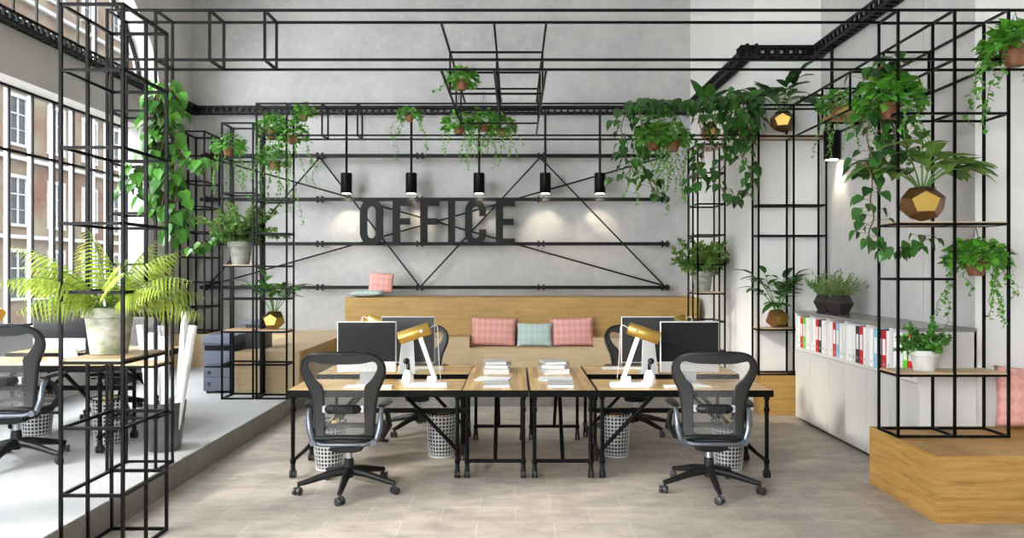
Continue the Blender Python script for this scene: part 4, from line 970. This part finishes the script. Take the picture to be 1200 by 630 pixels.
def leafy(label, loc, r, seed, potm, nst, L, leafL, mt='leaf_dark', shape=None, rz=.0, droop=1.1, per=6, pot=True, cat='potted plant', name='potted_plant', grp=None, rise0=.75, lim={}):
    rr_ = random.Random(seed); t = thing(name, label, cat, loc, 0, grp); b = B()
    zt = facet_pot(b, r, rz=rz); b.build('pot', [M[potm], M['gold'] if potm != 'blackpot' else M['blackpot']], t)
    B().lathe([(.001, zt * .93), (r * .60, zt * .93)], 10, cap=(False, False)).build('soil', M['soil'], t)
    b = LB(); sb = B()
    for k in range(nst):
        a = 2 * PI * k / nst + rr_.uniform(-.3, .3); out = Vector((math.cos(a), math.sin(a), 0)); ln = L * rr_.uniform(.65, 1.1)
        pts = arc(Vector((out.x * r * .2, out.y * r * .2, zt * .9)), out, rr_.uniform(rise0, 1.45), ln, rr_.uniform(.2, droop)); sb.tube(pts, [.007 - .004 * i / 10 for i in range(11)], 5)
        for i in range(per):
            j = min(10, 5 + int(i * 6 / per)); p = pts[j]; dr = (pts[min(j + 1, 10)] - pts[j - 1]).normalized(); sd = dr.cross(Vector((0, 0, 1))).normalized() * (1 if i % 2 else -1)
            o = dr * .7 + sd * rr_.uniform(.5, 1.1) + Vector((0, 0, rr_.uniform(-.2, .25)))
            if i == per - 1: o = dr
            leaf(b, p, o, Vector((0, 0, 1)), leafL * rr_.uniform(.75, 1.15), shape or OVAL, .25, rr_.uniform(.2, .6), .8)
    squeeze(b, lim); squeeze(sb, lim); b.build('leaves', M[mt], t); sb.build('stem', M['stem'], t); return t
leafy('large bronze faceted pot with long-leaved plant on the upper shelf of the wide right rack', P(1081, 261, 5.85) + Vector((0, 0, .012)), .165, 31, 'bronze', 12, .44, .27, 'leaf_fern', rz=-.30, droop=1.3, per=5)
leafy('bronze faceted pot with dark leaves on top of the far right rack', P(917, 154.5, 9.08), .15, 32, 'bronze', 8, .50, .26, 'leaf_dark', rz=-.32, per=5, lim={1: .15})
leafy('gold faceted pot with leafy plant on the lower shelf of the far right rack', P(911, 385, 9.08), .145, 33, 'bronze', 9, .52, .23, 'leaf_dark', rz=.2, per=5, lim={1: .15})
leafy('gold faceted pot with leafy plant on the shelf of the tall left rack', P(321, 385.5, 9.04), .135, 34, 'gold', 9, .46, .2, 'leaf_vine', rz=-.1, per=5)
leafy('bronze pot with long dark leaves on top of the narrow rack behind the vines', P(832, 167, 10.17) + Vector((0, 0, .01)), .14, 35, 'bronze', 7, .48, .30, 'leaf_dark', rz=.1, per=4, lim={0: .27})

def frond(b, sb, pts, leafL, n, w_=.5, droop=.35, taper=True):
    sb.tube(pts, [.005 - .0035 * i / (len(pts) - 1) for i in range(len(pts))], 4)
    N = len(pts) - 1
    for k in range(n):
        f = .12 + .88 * k / (n - 1); x = f * N; i = min(int(x), N - 1); p = pts[i].lerp(pts[i + 1], x - i); d = (pts[i + 1] - pts[i]).normalized(); sd = d.cross(Vector((0, 0, 1)))
        if sd.length < .05: sd = Vector((1, 0, 0))
        sd.normalize(); L = leafL * (math.sin(PI * (.12 + .82 * f)) if taper else 1)
        for s in (-1, 1): leaf(b, p, d * .75 + sd * s + Vector((0, 0, -droop * .4)), sd.cross(d), L, LANCE, .1, droop, w_)
def taper_pot(t, r0, r1, h, m, rim=.02, n=28):
    B().lathe([(r0, 0), (r0 * 1.02, h * .03), (r1 * .93, h * .76), (r1 * .94, h * .77), (r1 + rim * .5, h * .79), (r1 + rim * .6, h), (r1 * .88, h), (r1 * .85, h * .9), (.001, h * .88)], n, cap=(True, False)).build('pot', M[m], t, smooth=40)
def fern(label, loc, r0, r1, h, potm, nf, L, leafL, mt, seed, rise=(.6, 1.45), droop=(.8, 1.6), nl=24, w_=1.0, name='potted_fern', dr=.35, bush=False, lim={}):
    rr_ = random.Random(seed); t = thing(name, label, 'potted plant', loc); taper_pot(t, r0, r1, h, potm)
    B().lathe([(.001, h * .9), (r1 * .84, h * .9)], 16, cap=(False, False)).build('soil', M['soil'], t)
    b = LB(); sb = B()
    for k in range(nf):
        a = 2.4 * k + rr_.uniform(-.3, .3); out = Vector((math.cos(a), math.sin(a), 0)); u = k / nf
        pts = arc(Vector((out.x * r1 * .25, out.y * r1 * .25, h * .9)), out, rise[0] + (rise[1] - rise[0]) * (1 - u) * rr_.uniform(.8, 1.1), L * rr_.uniform(.8, 1.1), rr_.uniform(*droop), 12)
        if not bush: frond(b, sb, pts, leafL, nl, w_, dr); continue
        sb.tube(pts, .003, 4)
        for j in range(2, 13):
            for s_ in range(2):
                d = (pts[j] - pts[j - 1]).normalized(); o = (d * .9 + vrand(rr_) * .9).normalized(); bl = L * .26 * (1.15 - j / 14) * rr_.uniform(.7, 1.2); q = pts[j] + o * bl; n_ = max(3, int(bl / (leafL * .32)))
                for i in range(n_):
                    for e in range(2): leaf(b, pts[j].lerp(q, (i + rr_.random()) / n_), o * .7 + vrand(rr_) * .8, vrand(rr_), leafL * rr_.uniform(.7, 1.2), LANCE, .1, .2, w_)
    squeeze(b, lim); squeeze(sb, lim); b.build('fronds', M[mt], t); sb.build('stem', M['stem'], t); return t
fern('large lime-green fern in a mossy white stone pot on the left foreground rack', Vector((WX(128, 4.77), 4.77, 1.185)), .105, .145, .285, 'stonepot', 22, .66, .15, 'leaf_lime', 41, rise=(.5, 1.5), droop=(.6, 1.4), nl=19, w_=.42, dr=.8)
fern('olive fern in a weathered grey pot in the printer rack', P(282, 310, 9.06) , .095, .135, .27, 'greypot', 17, .50, .045, 'leaf_fern', 42, rise=(.5, 1.5), droop=(.1, .8), w_=1.7, bush=True)
fern('green fern in a weathered grey pot in the narrow rack beside the bench', P(823, 341, 10.15), .10, .14, .26, 'greypot', 17, .47, .05, 'leaf_fern', 43, rise=(.35, 1.5), droop=(.1, .8), w_=1.9, bush=True, lim={0: .37})
fern('small green fern in a white tapered pot on the wide right rack', P(1083, 437.5, 5.86), .07, .10, .18, 'whitepot', 18, .21, .028, 'leaf_vine', 44, rise=(.3, 1.5), droop=(.1, .6), w_=1.8, bush=True)
def grass(label, loc, r, seed, mt, rz):
    rr_ = random.Random(seed); t = thing('potted_grass', label, 'potted plant', loc, 0, 'black faceted planters'); b = B(); n = 6
    prof = [(r * .55, 0), (r * .62, .004), (r, r * .72), (r * .68, r * 1.25), (r * .6, r * 1.25), (r * .55, r * 1.1)]
    vs = [(q * math.cos(2 * PI * k / n + rz), q * math.sin(2 * PI * k / n + rz), z + .012) for q, z in prof for k in range(n)]
    b.add(vs, [(i * n + k, i * n + (k + 1) % n, (i + 1) * n + (k + 1) % n, (i + 1) * n + k) for i in range(5) for k in range(n)] + [tuple(range(n))[::-1], tuple(5 * n + k for k in range(n))]); b.build('pot', M['blackpot'], t)
    b = B()
    for a in (-.7, .7): b.box(a * r * .6 - .015, a * r * .6 + .015, -r * .5, r * .5, 0, .014)
    b.build('foot', M['blackpot'], t)
    b = LB(); sb = B()
    for k in range(46):
        v = vrand(rr_, .35, 1); p = Vector((v.x * r * .5, v.y * r * .5, r * 1.2)); q = p + Vector((v.x * .8, v.y * .8, v.z)) * rr_.uniform(.18, .33); pts = [p, p.lerp(q, .5) + Vector((0, 0, .01)), q]; sb.tube(pts, .0018, 3)
        for i in range(16): f = .15 + .85 * i / 16; pp = p.lerp(q, f); leaf(b, pp, (q - p).normalized() * .8 + vrand(rr_) * .8, vrand(rr_), .035, LANCE, 0, .1, 1.3)
    b.build('leaves', M[mt], t); sb.build('stem', M['stem'], t)
grass('black faceted planter with feathery grass, the left one on the cabinets', (WX(963, 8.35) + .05, 8.35, cz), .15, 51, 'leaf_vine', .1)
grass('black faceted planter with olive grass, the right one on the cabinets', (WX(986, 7.85), 7.9, cz), .155, 52, 'leaf_grass', .2)
